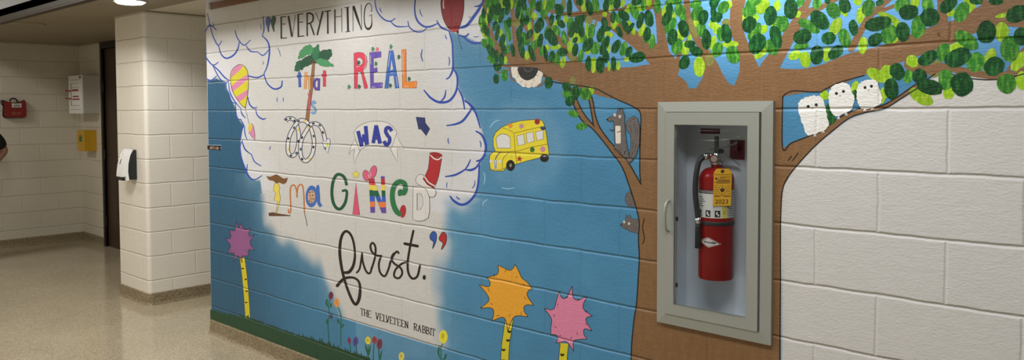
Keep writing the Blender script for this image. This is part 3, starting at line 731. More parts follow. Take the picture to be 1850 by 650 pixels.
Paint(f6).stroke(dpts, 3, sm=False, closed=True).stroke(dh, 2.5, sm=False, closed=True).build('outline', P_ink, d_)
t = motif('painted_scroll', 'plain red scroll with pale edges standing on the white letter D', 'painted scroll', f6, (780, 400))
b1 = [(700,272),(722,240),(752,240),(768,262),(778,300),(830,335),(858,375),(842,412),(808,412),(780,372),(740,330),(706,305)]
q = Paint(f6).poly(b1, sm=True).build('curl', P_white, t); outline(f6, b1, 3, q, P_ink)
hp = [(808,66),(804,140),(796,195),(776,240),(755,272),(790,318),(838,346),(862,300),(878,250),(892,170),(905,88),(870,106),(835,95)]
q = Paint(f6).poly(hp).build('sheet', paint('scroll_red', (172, 40, 46), vary=0.08), t); outline(f6, hp, 3, q, P_ink, sm=False)
Paint(f6).stroke([(812,82),(840,112),(872,122),(900,104)], 10).build('pale_edge', P_white, q)
Paint(f6).stroke([(768,256),(800,300),(848,328)], 10).build('pale_edge', P_white, q)
Paint(f6).disc((857,82),48,17,8,n=28).build('roll_end', paint('scroll_dark', (150, 32, 40)), q)

# first.
f7 = S(600,400,2.9545)
t = word('first', 'word first in flowing black script low on the cream ground', f7, (128, 440))
p = Paint(f7); p.stroke([(66,272),(92,268),(115,230),(122,170),(112,100),(92,60),(68,54),(48,90),(41,160),(50,240),(65,305),(86,370),(112,428),(130,440),(146,405),(149,345),(136,312),(105,298),(62,306),(28,342)], [14,17,15,12,12,13,14,15,16,15,14,14,15,16,17,14,12,12,15,17]); p.build('letter', P_ink, t)
p = Paint(f7); p.stroke([(132,272),(148,248),(160,170)], 10).stroke([(160,170),(164,215),(182,265),(202,276),(212,245)], 11); p.build('letter', P_ink, t)
p = Paint(f7); p.stroke([(210,255),(228,195),(232,140),(218,114),(205,128),(212,160),(236,180),(262,183)], 11).stroke([(262,183),(250,225),(256,270),(280,292),(298,262),(312,215)], 11); p.build('letter', P_ink, t)
p = Paint(f7); p.stroke([(308,225),(325,185),(345,160),(355,168)], 11).stroke([(330,170),(318,192),(330,222),(366,248),(374,278),(356,302),(332,292),(338,258),(372,225),(402,216)], 11); p.build('letter', P_ink, t)
p = Paint(f7); p.stroke([(434,50),(418,125),(404,215),(408,275),(430,304),(456,290),(469,235)], 12).stroke([(388,118),(456,131)], 15, sm=False); p.build('letter', P_ink, t)
Paint(f7).disc((492,298),9,13).build('full_stop', P_ink, t)
# THE VELVETEEN RABBIT in small slab capitals
f8 = S(640,550,10)
GL = {'T': [[(0,1),(1,1)],[(.5,1),(.5,0)],[(.3,0),(.7,0)],[(0,1),(0,.8)],[(1,1),(1,.8)]], 'H': [[(.15,0),(.15,1)],[(.85,0),(.85,1)],[(.15,.5),(.85,.5)],[(0,0),(.3,0)],[(.7,0),(1,0)],[(0,1),(.3,1)],[(.7,1),(1,1)]],
      'E': [[(.2,0),(.2,1)],[(0,1),(.95,1)],[(.2,.5),(.75,.5)],[(0,0),(1,0)],[(.95,1),(.95,.8)],[(1,0),(1,.2)]], 'V': [[(.1,1),(.5,0)],[(.5,0),(.9,1)],[(0,1),(.3,1)],[(.7,1),(1,1)]],
      'L': [[(.2,0),(.2,1)],[(0,1),(.45,1)],[(0,0),(1,0)],[(1,0),(1,.25)]], 'N': [[(.15,0),(.15,1)],[(.15,1),(.85,0)],[(.85,0),(.85,1)],[(0,0),(.3,0)],[(.7,1),(1,1)]],
      'R': [[(.2,0),(.2,1)],[(0,0),(.4,0)],[(0,1),(.6,1),(.9,.9),(.9,.65),(.6,.5),(.2,.5)],[(.5,.5),(1,0)]], 'A': [[(.1,0),(.5,1)],[(.5,1),(.9,0)],[(.25,.35),(.75,.35)],[(0,0),(.3,0)],[(.7,0),(1,0)]],
      'B': [[(.2,0),(.2,1)],[(0,1),(.6,1),(.85,.9),(.85,.65),(.6,.52),(.2,.52)],[(.2,.52),(.7,.5),(.98,.38),(.95,.1),(.6,0),(0,0)]], 'I': [[(.5,0),(.5,1)],[(.2,0),(.8,0)],[(.2,1),(.8,1)]]}
for txt, xs, look in (('THE',(110,178,242),'small black slab word THE at the start of the book title'),('VELVETEEN',(385,455,522,572,640,703,775,845,915),'small black slab word VELVETEEN in the middle of the book title'),('RABBIT',(1072,1148,1225,1292,1352,1400),'small black slab word RABBIT at the end of the book title')):
    t = word(txt, look, f8, (xs[0], 200+0.284*(xs[0]-135)))
    for ch, x0 in zip(txt, xs):
        p = Paint(f8); w = 62
        for st in GL[ch]:
            q = [(x0+w*u, 192+0.284*(x0+w*u-135)-122*v) for u, v in st]
            vert = abs(q[0][0]-q[-1][0]) < 45 and abs(st[0][1]-st[-1][1]) > .4
            p.stroke(q, 15 if vert else 9, sm=False, cap=False)
        p.build('letter', P_ink, t)

# --- hot air balloon and paper cone, red balloon
t = motif('painted_hot_air_balloon', 'hot air balloon with pink and yellow diagonal bands over the left cloud', 'painted balloon', fA, (268, 630))
bp = [(183,455),(196,408),(235,379),(270,394),(288,445),(286,540),(268,628),(225,585),(195,530)]
Paint(fA).poly(bp, sm=True).build('envelope', paint('balloon_yellow', (206, 196, 44), vary=0.08), t)
P_bpink = paint('balloon_pink', (208, 128, 164), vary=0.08)
for q in ([(184,462),(196,412),(214,388),(236,380),(258,387),(240,410),(206,440)], [(186,508),(230,470),(262,450),(288,432),(290,462),(250,496),(194,540)], [(212,572),(250,548),(287,524),(284,556),(260,582),(232,598)]): Paint(fA).poly(q).build('pink_band', P_bpink, t)
outline(fA, bp, 3, t, P_ink)
Paint(fA).disc((271,632),5,7).build('neck', paint('balloon_dark', (150, 120, 50)), t)
t = motif('painted_cone', 'small pink cone with yellow mouth hanging on a string below the balloon', 'painted cone', fR2, (500, 615))
Paint(fR2).stroke([(418,340),(432,390),(450,470)], 3).build('string', P_ink, t)
cpn = [(478,462),(492,495),(503,560),(502,615),(482,590),(448,548),(460,500)]
Paint(fR2).poly(cpn).build('cone', P_bpink, t); outline(fR2, cpn, 3, t, P_ink, sm=False)
Paint(fR2).disc((461,500),17,40,12).build('mouth', paint('cone_yellow', (206, 190, 60)), t)
t = motif('painted_balloon', 'glossy dark red balloon on a thin string at the top edge', 'painted balloon', fB, (735, 190))
rb = [(642,-10),(640,40),(654,112),(684,166),(722,187),(750,150),(770,80),(774,0),(762,-50),(705,-80),(655,-55)]
Paint(fB).poly(rb, sm=True).build('balloon', paint('balloon_red', (128, 32, 38), vary=0.12), t); outline(fB, rb, 4, t, P_ink)
Paint(fB).stroke([(655,5),(653,25),(656,48)], 8).build('shine', paint('shine', (214, 176, 176)), t)
Paint(fB).poly([(690,172),(748,168),(742,184),(720,190),(698,186)]).build('collar', paint('balloon_red_light', (168, 58, 60)), t)
Paint(fB).disc((737,188),7,9).build('knot', P_ink, t); Paint(fB).stroke([(738,192),(748,240),(762,292)], 2.5).build('string', P_ink, t)

# --- sign at the left edge
t = motif('painted_sign', 'small black sign lettered BOT S LAB at the left edge of the mural', 'painted sign', S(372,240,13), (200, 405))
f9 = S(372,240,13)
Paint(f9).poly([(36,288),(355,296),(358,412),(36,388)]).build('board', P_ink, t)
Paint(f9).poly([(36,280),(358,284),(358,296),(36,288)]).poly([(340,340),(358,335),(358,400),(350,360)]).build('edge', paint('sign_edge', (160, 186, 200)), t)
lp = Paint(f9)
SG = {'B': GL['B'], 'O': [[(.1,.2),(.1,.8),(.5,1),(.9,.8),(.9,.2),(.5,0),(.1,.2)]], 'T': GL['T'][:2], "'": [[(.5,1),(.4,.7)]], 'S': [[(.9,.85),(.5,1),(.1,.78),(.5,.5),(.9,.25),(.5,0),(.1,.15)]], 'L': [[(.1,1),(.1,0)],[(.1,0),(.9,0)]], 'A': GL['A'][:3]}
for ch, x0 in zip("BOT'SLAB", (98,124,150,172,184,226,250,272)):
    for st in SG[ch]: lp.stroke([(x0+22*u, 378-58*v+(x0-98)*0.04) for u, v in st], 7, sm=False, cap=False)
lp.build('lettering', paint('sign_letter', (196, 150, 134)), t)

# --- plain shaggy round trees (left purple, orange, pink)
def shaggy(label, f, c, rx, ry, tr, tw, col, n, seed, grp='round shaggy trees'):
    r = random.Random(seed)
    t = motif('painted_round_tree', label, 'painted tree', f, tr[-1], grp)
    s = tw/26
    trk = Paint(f).stroke(tr, tw, cap=False).build('trunk', paint('trunk_yellow', (206, 190, 38), vary=0.1), t)
    for k in (-1, 1): Paint(f).stroke([(x+k*tw/2, y) for x, y in tr], tw*0.07, cap=False).build('trunk_edge', P_ink, trk)
    dp = crom(tr, False, 8)
    for i in range(7, len(dp), 5):
        x, y = dp[i]; k = r.uniform(-0.25, 0.25)*tw
        Paint(f).stroke([(x+k-tw*.12, y), (x+k, y+tw*.10), (x+k+tw*.14, y+tw*.02)], tw*.24).build('bark_mark', P_ink, trk)
    pts = []; ang = 0.0; i = 0
    steps = [r.uniform(0.75, 1.25) for _ in range(n)]; tot = sum(steps)
    for i, st in enumerate(steps):
        d = 2*math.pi*st/tot; q = r.uniform(1.08, 1.34); lean = r.choice((-0.2, 0.1, 0.25))
        for da, rr in ((0.0, 0.88), (0.30+lean*0.3, 0.99), (0.48+lean, q), (0.52+lean, q), (0.70+lean*0.4, 0.98)):
            pts.append((c[0]+rx*0.95*rr*math.cos(ang+da*d), c[1]+ry*0.95*rr*math.sin(ang+da*d)))
        ang += d
    cr = Paint(f).poly(pts, sm=True).build('crown', paint('crown_%d_%d' % col[:2], col, vary=0.10, scale=60), t)
    outline(f, pts, tw*0.075, cr, P_ink)
    for i in range(n):
        a = 2*math.pi*(i+r.uniform(0.1, 0.4))/n; q = r.uniform(0.6, 0.85)
        Paint(f).stroke([(c[0]+rx*q*math.cos(a), c[1]+ry*q*math.sin(a)), (c[0]+rx*(q+.08)*math.cos(a+.1), c[1]+ry*(q+.08)*math.sin(a+.1))], tw*0.06).build('tuft_mark', P_ink, cr)
f10, f11 = S(840,440,3.094), S(970,500,4.336)
shaggy('round purple tree on a yellow trunk at the left of the mural', fE, (178,138), 52, 74, [(186,205),(194,260),(202,340),(208,420),(214,518)], 22, (142,84,132), 11, 1)
shaggy('big round orange tree on a yellow trunk', f10, (240,282), 128, 160, [(248,425),(236,500),(226,580),(222,680),(222,830),(222,1050)], 44, (228,158,44), 10, 2)
shaggy('round pink tree on a yellow trunk beside the orange one', f11, (250,335), 160, 205, [(216,520),(206,620),(202,720),(202,900),(204,1390)], 66, (212,124,154), 10, 3)

# --- skateboard
t = motif('painted_skateboard', 'orange skateboard with black wheels painted in the grass', 'painted skateboard', fE, (420, 600))
sb = [(342,527),(372,538),(440,560),(474,566),(478,574),(440,578),(380,562),(346,540)]
Paint(fE).poly(sb).build('deck', paint('deck_orange', (196, 92, 58)), t); outline(fE, sb, 2.5, t, P_ink, sm=False)
for c in ((372,566),(392,570),(438,586),(458,592)):
    w = Paint(fE).disc(c, 9, 19, -8).build('wheel', P_ink, t); Paint(fE).disc((c[0]-2, c[1]), 4, 8, -8).build('hub', P_white, w)

# --- flowers
f12 = S(580,510,4.642)
P_stem = paint('stem', (24, 92, 66), vary=0.2)
def flower(lab, c, rx, ry, col, stem, leaves=(), petal=0):
    t = motif('painted_flower', lab, 'painted flower', f12, stem[-1], 'flowers painted along the grass')
    Paint(f12).stroke(stem, 8).build('stem', P_stem, t)
    for l in leaves: Paint(f12).stroke(l, [3, 16, 14, 3][:len(l)] if len(l) > 2 else 9).build('leaf', P_stem, t)
    m = paint('bloom_%d_%d_%d' % col, col, vary=0.25, scale=80)
    p = Paint(f12)
    if petal: p.poly([(c[0]+rx*(1 if i % 2 else .78)*math.cos(math.pi*i/petal), c[1]+ry*(1 if i % 2 else .78)*math.sin(math.pi*i/petal)) for i in range(2*petal)], sm=True)
    else: p.disc(c, rx, ry, random.uniform(-8, 8), n=22)
    b = p.build('bloom', m, t)
    q = Paint(f12)
    if petal:
        for i in range(8): q.disc((c[0]+rx*.55*math.cos(i*math.pi/4), c[1]+ry*.55*math.sin(i*math.pi/4)), rx*.1, ry*.1, n=8)
        q.disc(c, rx*.2, ry*.2, n=10)
    else: q.disc((c[0]-rx*.1, c[1]-ry*.1), rx*.42, ry*.45, n=14)
    q.build('bloom_centre', paint('bloomc_%d_%d_%d' % col, tuple(int(v*0.82) for v in col)), b)
flower('tall maroon flower, left end of the row, with a bud on its stem', (83,110), 20, 33, (110,40,58), [(75,140),(62,190),(70,270),(60,330),(60,400),(72,525)], [[(65,215),(46,180),(50,145)],[(70,215),(84,195),(80,180)],[(60,360),(48,330),(56,312)]])
t = motif('painted_bud', 'small dark flower bud on the stem of the tall maroon flower', 'painted bud', f12, (86, 300)); Paint(f12).disc((86,285),12,20).build('bud', paint('bud', (70, 60, 70)), t)
flower('tall orange daisy beside the tall maroon flower', (131,170), 26, 42, (232,148,68), [(145,208),(160,250),(168,290),(165,400),(166,530)], [[(164,350),(145,330),(142,310)],[(168,385),(182,365),(180,350)]], petal=9)
flower('small maroon flower left of the purple flower', (237,487), 14, 29, (122,48,78), [(240,515),(246,552),(247,592)])
flower('small purple flower in the low row', (290,495), 22, 40, (86,66,136), [(294,533),(297,565),(297,605)])
flower('yellow flower with long leaves in the low row', (394,487), 22, 33, (226,206,48), [(396,518),(395,580),(394,665)], [[(370,510),(380,555),(394,605)],[(416,525),(408,565),(398,605)]])
flower('red flower touching the maroon one in the low row', (449,482), 22, 31, (152,60,66), [(446,512),(440,570),(438,665)])
flower('broad maroon flower on two stems in the low row', (491,516), 24, 44, (118,48,72), [(484,556),(485,600),(492,665)], [[(512,566),(500,610),(494,650)]])
flower('pale yellow flower at the very bottom edge', (675,620), 24, 36, (216,202,92), [(678,655),(680,700),(680,905)])
flower('big bright yellow flower at the corner of the cream ground', (1025,455), 36, 57, (232,212,56), [(1025,510),(1003,550),(1006,600),(1006,1040)], [[(1000,640),(984,590),(990,542)],[(1012,660),(1040,632),(1046,604)]])

# --- bus
f13 = S(870,200,5.414)
t = motif('painted_bus', 'yellow school bus with stars and dots driving through the sky', 'painted bus', f13, (280, 590))
bo = [(135,396),(116,345),(114,265),(138,212),(200,160),(290,120),(380,98),(480,88),(560,84),(595,98),(615,140),(632,210),(648,330),(661,432),(560,462),(440,492),(330,525),(240,560),(215,588),(130,590),(86,576),(76,490),(80,440),(108,408)]
b = Paint(f13).poly(bo).build('body', paint('bus_yellow', (226, 206, 48), vary=0.07), t); outline(f13, bo, 5, b, P_ink, sm=False)
P_glass = paint('bus_glass', (214, 212, 206), vary=0.04)
for q in ([(140,275),(160,245),(195,224),(245,232),(281,260),(284,365),(156,366)], [(344,246),(412,228),(426,326),(358,342)], [(437,219),(506,207),(516,300),(445,317)], [(529,206),(602,190),(606,276),(540,292)]):
    g = Paint(f13).poly(q).build('window', P_glass, b); outline(f13, q, 4.5, g, P_ink, sm=False)
for q in ([(205,168),(250,178),(285,195),(318,218),(330,400),(345,522)], [(318,218),(470,182),(612,150)], [(332,400),(480,356),(648,326)], [(135,397),(190,402),(260,402),(330,394)], [(206,575),(204,490),(222,450),(270,408)], [(80,568),(150,580),(208,572),(240,552)]): Paint(f13).stroke(q, 4, sm=False, cap=False).build('panel_line', P_ink, b)
Paint(f13).stroke([(192,398),(160,430),(134,478)], 9).stroke([(178,400),(150,435),(132,474)], 3).build('hood_stripe', paint('stripe_grey', (110, 108, 100)), b)
gr = Paint(f13).poly([(110,482),(164,480),(152,572),(124,570)]).build('grille', P_glass, b)
Paint(f13).stroke([(126,484),(134,568)], 7, cap=False).stroke([(148,484),(143,568)], 7, cap=False).build('grille_bar', paint('stripe_grey', (110, 108, 100)), gr)
for x in (90, 184): Paint(f13).disc((x, 494), 13, 17).build('headlight', P_glass, b)
for c, rx, ry in (((284,535),43,54), ((615,462),43,40)):
    w = Paint(f13).disc(c, rx, ry, n=26).build('wheel', P_ink, t); Paint(f13).disc((c[0]+1, c[1]-2 if ry > 50 else c[1]-18), 13, 19 if ry > 50 else 8).build('hub', paint('hub_grey', (130, 130, 120)), w)
for c, r, col in (((283,146),22,(222,140,60)), ((545,106),26,(150,36,44)), ((497,380),23,(50,104,56)), ((598,376),25,(196,136,160))): Paint(f13).disc(c, r, r*1.1).build('dot', paint('dot_%d' % col[0], col), b)
Paint(f13).star((390,150),32,0.5,0.1,6).build('star', paint('star_pink', (190,130,156)), b); Paint(f13).star((371,470),32,0.45,0.1).build('star', paint('star_red', (166,40,44)), b)
Paint(f13).poly([(576,160),(618,155),(622,185),(600,190),(578,180)]).build('patch', paint('dark_navy', (44,52,104)), b)

# ================================================================== TREE
BROWN = paint('bark', (124, 90, 56), vary=0.28, scale=30, stretch=(1.6, 1, 0.35), amp=1.15)
tree = motif('painted_tree', 'large brown tree with spreading leafy branches around the fire extinguisher cabinet', 'painted tree', lambda p: p, (1280, 650))
lo_ = [(1138,866),(1140,655),(1145,582),(1150,548),(1153.4,498),(1155,464),(1153.5,430),(1155,403),(1151,381),(1144,357),(1137,336),(1124,301.5),(1105,275),(1074,236),(1051,217),(1037,190),(1031,158)]
tw_in = [(1036,158),(1043,181),(1055,205),(1072,226)]
twr_l = [(1070,212),(1066,190),(1060,163)]
twr_r = [(1066,163),(1072,186),(1076,209),(1085,232),(1105,259),(1131.5,288),(1147,313),(1158,333)]
tl = [(1156,308),(1156.5,250),(1157.5,206),(1146,194),(1130,186),(1116,180),(1098,171)]
inner = [(1100,150),(1120,138),(1196,126),(1205,118),(1222,124),(1228,150),(1240,160),(1258,159),(1270,139),(1272,100),(1284,94),(1295,113),(1306,134),(1316,150),(1326,155),(1336,150),(1338,120),(1360,118),(1375,134),(1392,112),(1412,128),(1440,143),(1440,163),(1428,166),(1417,171),(1414,184),(1414,268)]
up10 = [(1428,259),(1444,252.5),(1465,244),(1498,226),(1515,213),(1552,196),(1589,192),(1623,174),(1650,155),(1672,142)]
lo10 = [(1677,147),(1631,176),(1598,196),(1564.5,203),(1535,213),(1502,238),(1469,267),(1431.5,309),(1415,338),(1411,379),(1410,430),(1410,515),(1409,655),(1408,968)]
trunk = Paint()
trunk._add([[W(*p) for p in lo_+tw_in+twr_l+twr_r+tl+inner+up10+lo10], [(HX0-0.012, HZ0-0.012), (HX1+0.012, HZ0-0.012), (HX1+0.012, HZ1+0.012), (HX0-0.012, HZ1+0.012)]])   # left open where the cabinet is set in
trunk = trunk.build('trunk', BROWN, tree)
fG, fH, fI, fJ = S(820,0,3.096), S(1080,0,3.42), S(1320,0,3.25), S(1570,0,3.096)
def branch(f, pts, w): Paint(f).stroke(pts, w).build('branch', BROWN, tree)
I_ = lambda p: p
branch(I_, [(1215,165),(1180,150),(1145,152),(1095,148),(1050,136),(1010,128),(975,121),(945,111),(918,103),(900,88),(884,55),(877,25),(874,-8)], [60,66,62,54,46,38,32,26,19,12,9,8,7])
branch(fG, [(345,345),(348,280),(340,200),(330,90),(322,-20)], [36,30,27,24,22])
branch(fG, [(500,350),(475,310),(445,235),(405,155),(355,105)], [50,40,28,24,18])
branch(fG, [(448,230),(438,170),(440,80),(415,-20)], [20,18,16,14])
branch(fG, [(720,400),(690,355),(640,290),(590,220),(540,150),(505,55)], [60,50,40,30,24,18])
branch(fG, [(640,280),(638,180),(640,120)], [14,11,8])
branch(fH, [(430,420),(390,370),(310,300),(230,240),(150,185),(70,120),(0,92),(-80,85),(-180,88),(-300,66),(-410,48)], [150,140,112,96,84,80,72,44,30,24,20])
branch(fG, [(745,70),(720,50),(690,10),(680,-30)], [44,44,38,36])
branch(fH, [(410,420),(405,320),(395,240),(385,150),(372,70),(350,20),(300,-20)], [90,70,60,50,48,52,50])
branch(fH, [(0,75),(70,62),(140,58),(190,30)], 14); branch(fH, [(140,58),(250,62),(350,48)], 8); branch(fH, [(180,60),(210,20),(215,-10)], 12)
branch(fH, [(290,-10),(300,15),(312,45)], [70,60,40])
branch(fH, [(700,420),(670,340),(640,285),(605,225),(575,165),(558,100),(548,-20)], [100,64,52,44,40,38,38])
branch(fH, [(480,420),(505,335),(535,285),(575,205)], [30,24,18,14])
branch(I_, [(1352,170),(1354,130),(1345,92),(1333,60),(1330,30),(1336,-10)], [62,38,23,23,23,26])
branch(fI, [(195,470),(240,380),(300,290),(350,200),(400,120),(440,70)], [120,105,80,72,66,58])
branch(S(1400,0,5), [(230,100),(270,70),(310,-15)], [60,56,50]); branch(S(1400,0,5), [(240,130),(320,100),(400,72),(500,22),(570,-15)], [60,58,52,40,38])
branch(I_, [(1380,150),(1440,147),(1490,139),(1540,119),(1600,101),(1650,82),(1690,68),(1725,56),(1762,38),(1800,24),(1870,24)], [62,44,46,46,40,42,42,38,40,46,56])
branch(fJ, [(410,180),(412,80),(408,-20)], [66,60,56])
branch(fJ, [(700,60),(640,10),(600,-20)], [50,44,40])
S7 = S(1540,0,4.333)
branch(S7, [(-10,380),(30,310),(75,225),(130,135),(190,75),(270,10),(300,-20)], [56,54,52,50,46,40,38]); branch(S7, [(190,95),(260,72),(335,42)], [40,32,24])
S8 = S(1690,0,4.333)
branch(fJ, [(230,360),(290,385),(350,388),(420,375),(520,395),(620,415),(720,425),(800,415),(880,395)], [70,60,52,44,40,40,42,42,44])
branch(S8, [(560,560),(610,490),(660,420),(710,360)], [20,22,22,22])
branch(fG, [(330,372),(305,392),(270,405),(240,402)], [8,10,9,6]); branch(fG, [(230,350),(280,368),(330,368)], [8,14,18])
for q in (lo_, tw_in+[(1072,227)], [(1072,227)]+twr_l, twr_r, [(1158,333)]+tl+[(1072,159),(1020,151),(1001,148),(985,137),(972,125)],
          [(1486,166),(1465,166),(1436,164),(1424,167),(1416,173),(1414,184),(1414,268)]+up10, lo10, [(1483,166),(1511,151),(1540,142),(1562,136)],
          [(1664,153),(1675,143),(1690,133)], [(1704,128),(1736,139),(1782,144),(1819,141),(1855,132)]):
    Paint().stroke(q, 2.2, cap=False).build('outline', P_ink, tree)
for q in ([(1164,395),(1161,410),(1164,430),(1161,440)], [(1430,282),(1424,290)], [(1442,276),(1432,290)]): Paint().stroke(q, 1.8).build('bark_mark', P_ink, tree)

# --- round hollow under the left limb
t = motif('painted_hollow', 'dark round hollow with a pale scalloped rim under the left tree limb', 'painted hollow', S(900,100,8.127), (430, 480))
f14 = S(900,100,8.127)
for q in ([(175,235),(180,300),(210,360),(255,372)], [(688,360),(660,405),(610,445),(555,452)]): Paint(f14).stroke(q, [18,26,26,18]).build('bark_edge', paint('grey_brown', (120, 98, 84)), t)
rim = [(192,178),(240,172),(290,174),(560,200),(600,222),(660,265),(640,335),(628,400),(590,428),(560,458),(520,468),(490,462),(450,480),(410,464),(360,462),(328,430),(275,390),(252,338),(212,310)]
q = Paint(f14).poly(rim, sm=True).build('rim', paint('rim_cream', (222, 212, 196), vary=0.08), t)
for s_ in ([(285,205),(300,260),(290,320)], [(405,410),(408,440),(406,466)], [(500,405),(498,440),(500,462)], [(600,295),(575,292),(540,298)], [(330,400),(350,380),(360,370)], [(528,330),(524,350),(528,380)]): Paint(f14).stroke(s_, 5).build('rim_line', P_ink, q)
h = Paint(f14).poly([(296,176),(430,172),(586,190),(560,285),(515,335),(430,368),(355,338),(308,272)], sm=True).build('hole', paint('hole', (34, 34, 36), vary=0.3), t)
Paint(f14).stroke([(385,180),(400,220),(440,238),(485,220),(500,190)], 11).build('ring', paint('ring_grey', (96, 94, 92)), h)

# --- grey squirrels
P_fur = paint('grey_fur', (98, 90, 86), vary=0.15, scale=70)
f15, f16 = S(1080,180,5), S(1100,320,5.42)
t = motif('painted_squirrel', 'grey squirrel with a white belly standing on the left branch', 'painted squirrel', f15, (290, 560), 'grey squirrels by the trunk', 0.0034)
tail = [(300,312),(268,275),(256,220),(283,168),(330,148),(364,172),(383,260),(380,400),(350,505),(290,572),(262,545),(288,515),(304,400)]
q = Paint(f15).poly(tail).build('tail', P_fur, t); outline(f15, tail, 3.5, q, P_ink, sm=False)
for s_ in ([(300,190),(320,175),(340,180)],[(285,235),(300,260),(310,300)],[(330,215),(345,260),(340,300)],[(365,250),(360,300),(350,330)],[(325,370),(322,410),(316,440)],[(350,400),(345,440),(335,470)],[(320,470),(312,500),(305,520)]): Paint(f15).stroke(s_, 3).build('fur_mark', P_ink, q)
bod = [(178,118),(188,78),(198,76),(204,108),(214,76),(224,80),(232,112),(246,145),(245,205),(254,320),(268,430),(292,528),(240,522),(205,492),(150,440),(160,400),(152,300),(148,190),(115,193),(84,184),(104,158),(155,140)]
q = Paint(f15).poly(bod).build('body', P_fur, t); outline(f15, bod, 3.5, q, P_ink, sm=False)
Paint(f15).poly([(162,240),(175,235),(205,236),(211,242),(212,388),(204,396),(172,396),(165,385)]).build('belly', paint('belly', (214, 206, 192), vary=0.1), q)
Paint(f15).disc((91,180),10,8).build('nose', P_ink, q)
for c in ((158,137),(203,152)): e = Paint(f15).disc(c,12,14).build('eye', P_white, q); Paint(f15).disc(c,4,5).build('pupil', P_ink, e)
for s_ in ([(156,262),(140,278),(120,276),(114,266)],[(213,282),(198,290),(180,294)],[(158,440),(190,462),(215,490),(235,515)],[(262,460),(248,470),(246,492)]): Paint(f15).stroke(s_, 6).build('paw', P_ink, q)
t = motif('painted_squirrel', 'bushy grey squirrel tail sticking out behind the trunk', 'painted squirrel', f16, (220, 290), 'grey squirrels by the trunk')
tl2 = [(206,134),(178,152),(158,195),(160,232),(180,272),(215,290),(264,292),(252,250),(234,200)]
q = Paint(f16).poly(tl2).build('tail', P_fur, t); outline(f16, tl2, 3.5, q, P_ink, sm=False)
for s_ in ([(180,190),(195,183)],[(182,232),(205,218)],[(205,268),(222,260)],[(210,165),(220,160)]): Paint(f16).stroke(s_, 3, sm=False).build('fur_mark', P_ink, q)
t = motif('painted_squirrel', 'grey squirrel head peeking from behind the trunk below the tail', 'painted squirrel', f16, (230, 545), 'grey squirrels by the trunk')
hd = [(115,462),(140,440),(162,414),(168,378),(176,366),(184,376),(190,413),(198,378),(206,366),(216,380),(224,408),(287,410),(299,470),(292,553),(225,537),(170,512),(130,488)]
q = Paint(f16).poly(hd).build('head', P_fur, t); outline(f16, hd, 3.5, q, P_ink, sm=False)
Paint(f16).disc((121,468),8,10).build('nose', P_ink, q)
for c in ((150,438),(197,454)): e = Paint(f16).disc(c,11,13).build('eye', P_white, q); Paint(f16).disc(c,4,4).build('pupil', P_ink, e)
for s_ in ([(155,485),(172,492),(188,488)],[(235,470),(250,475)],[(262,490),(278,496)],[(240,505),(255,510)],[(265,445),(280,445)]): Paint(f16).stroke(s_, 3).build('fur_mark', P_ink, q)

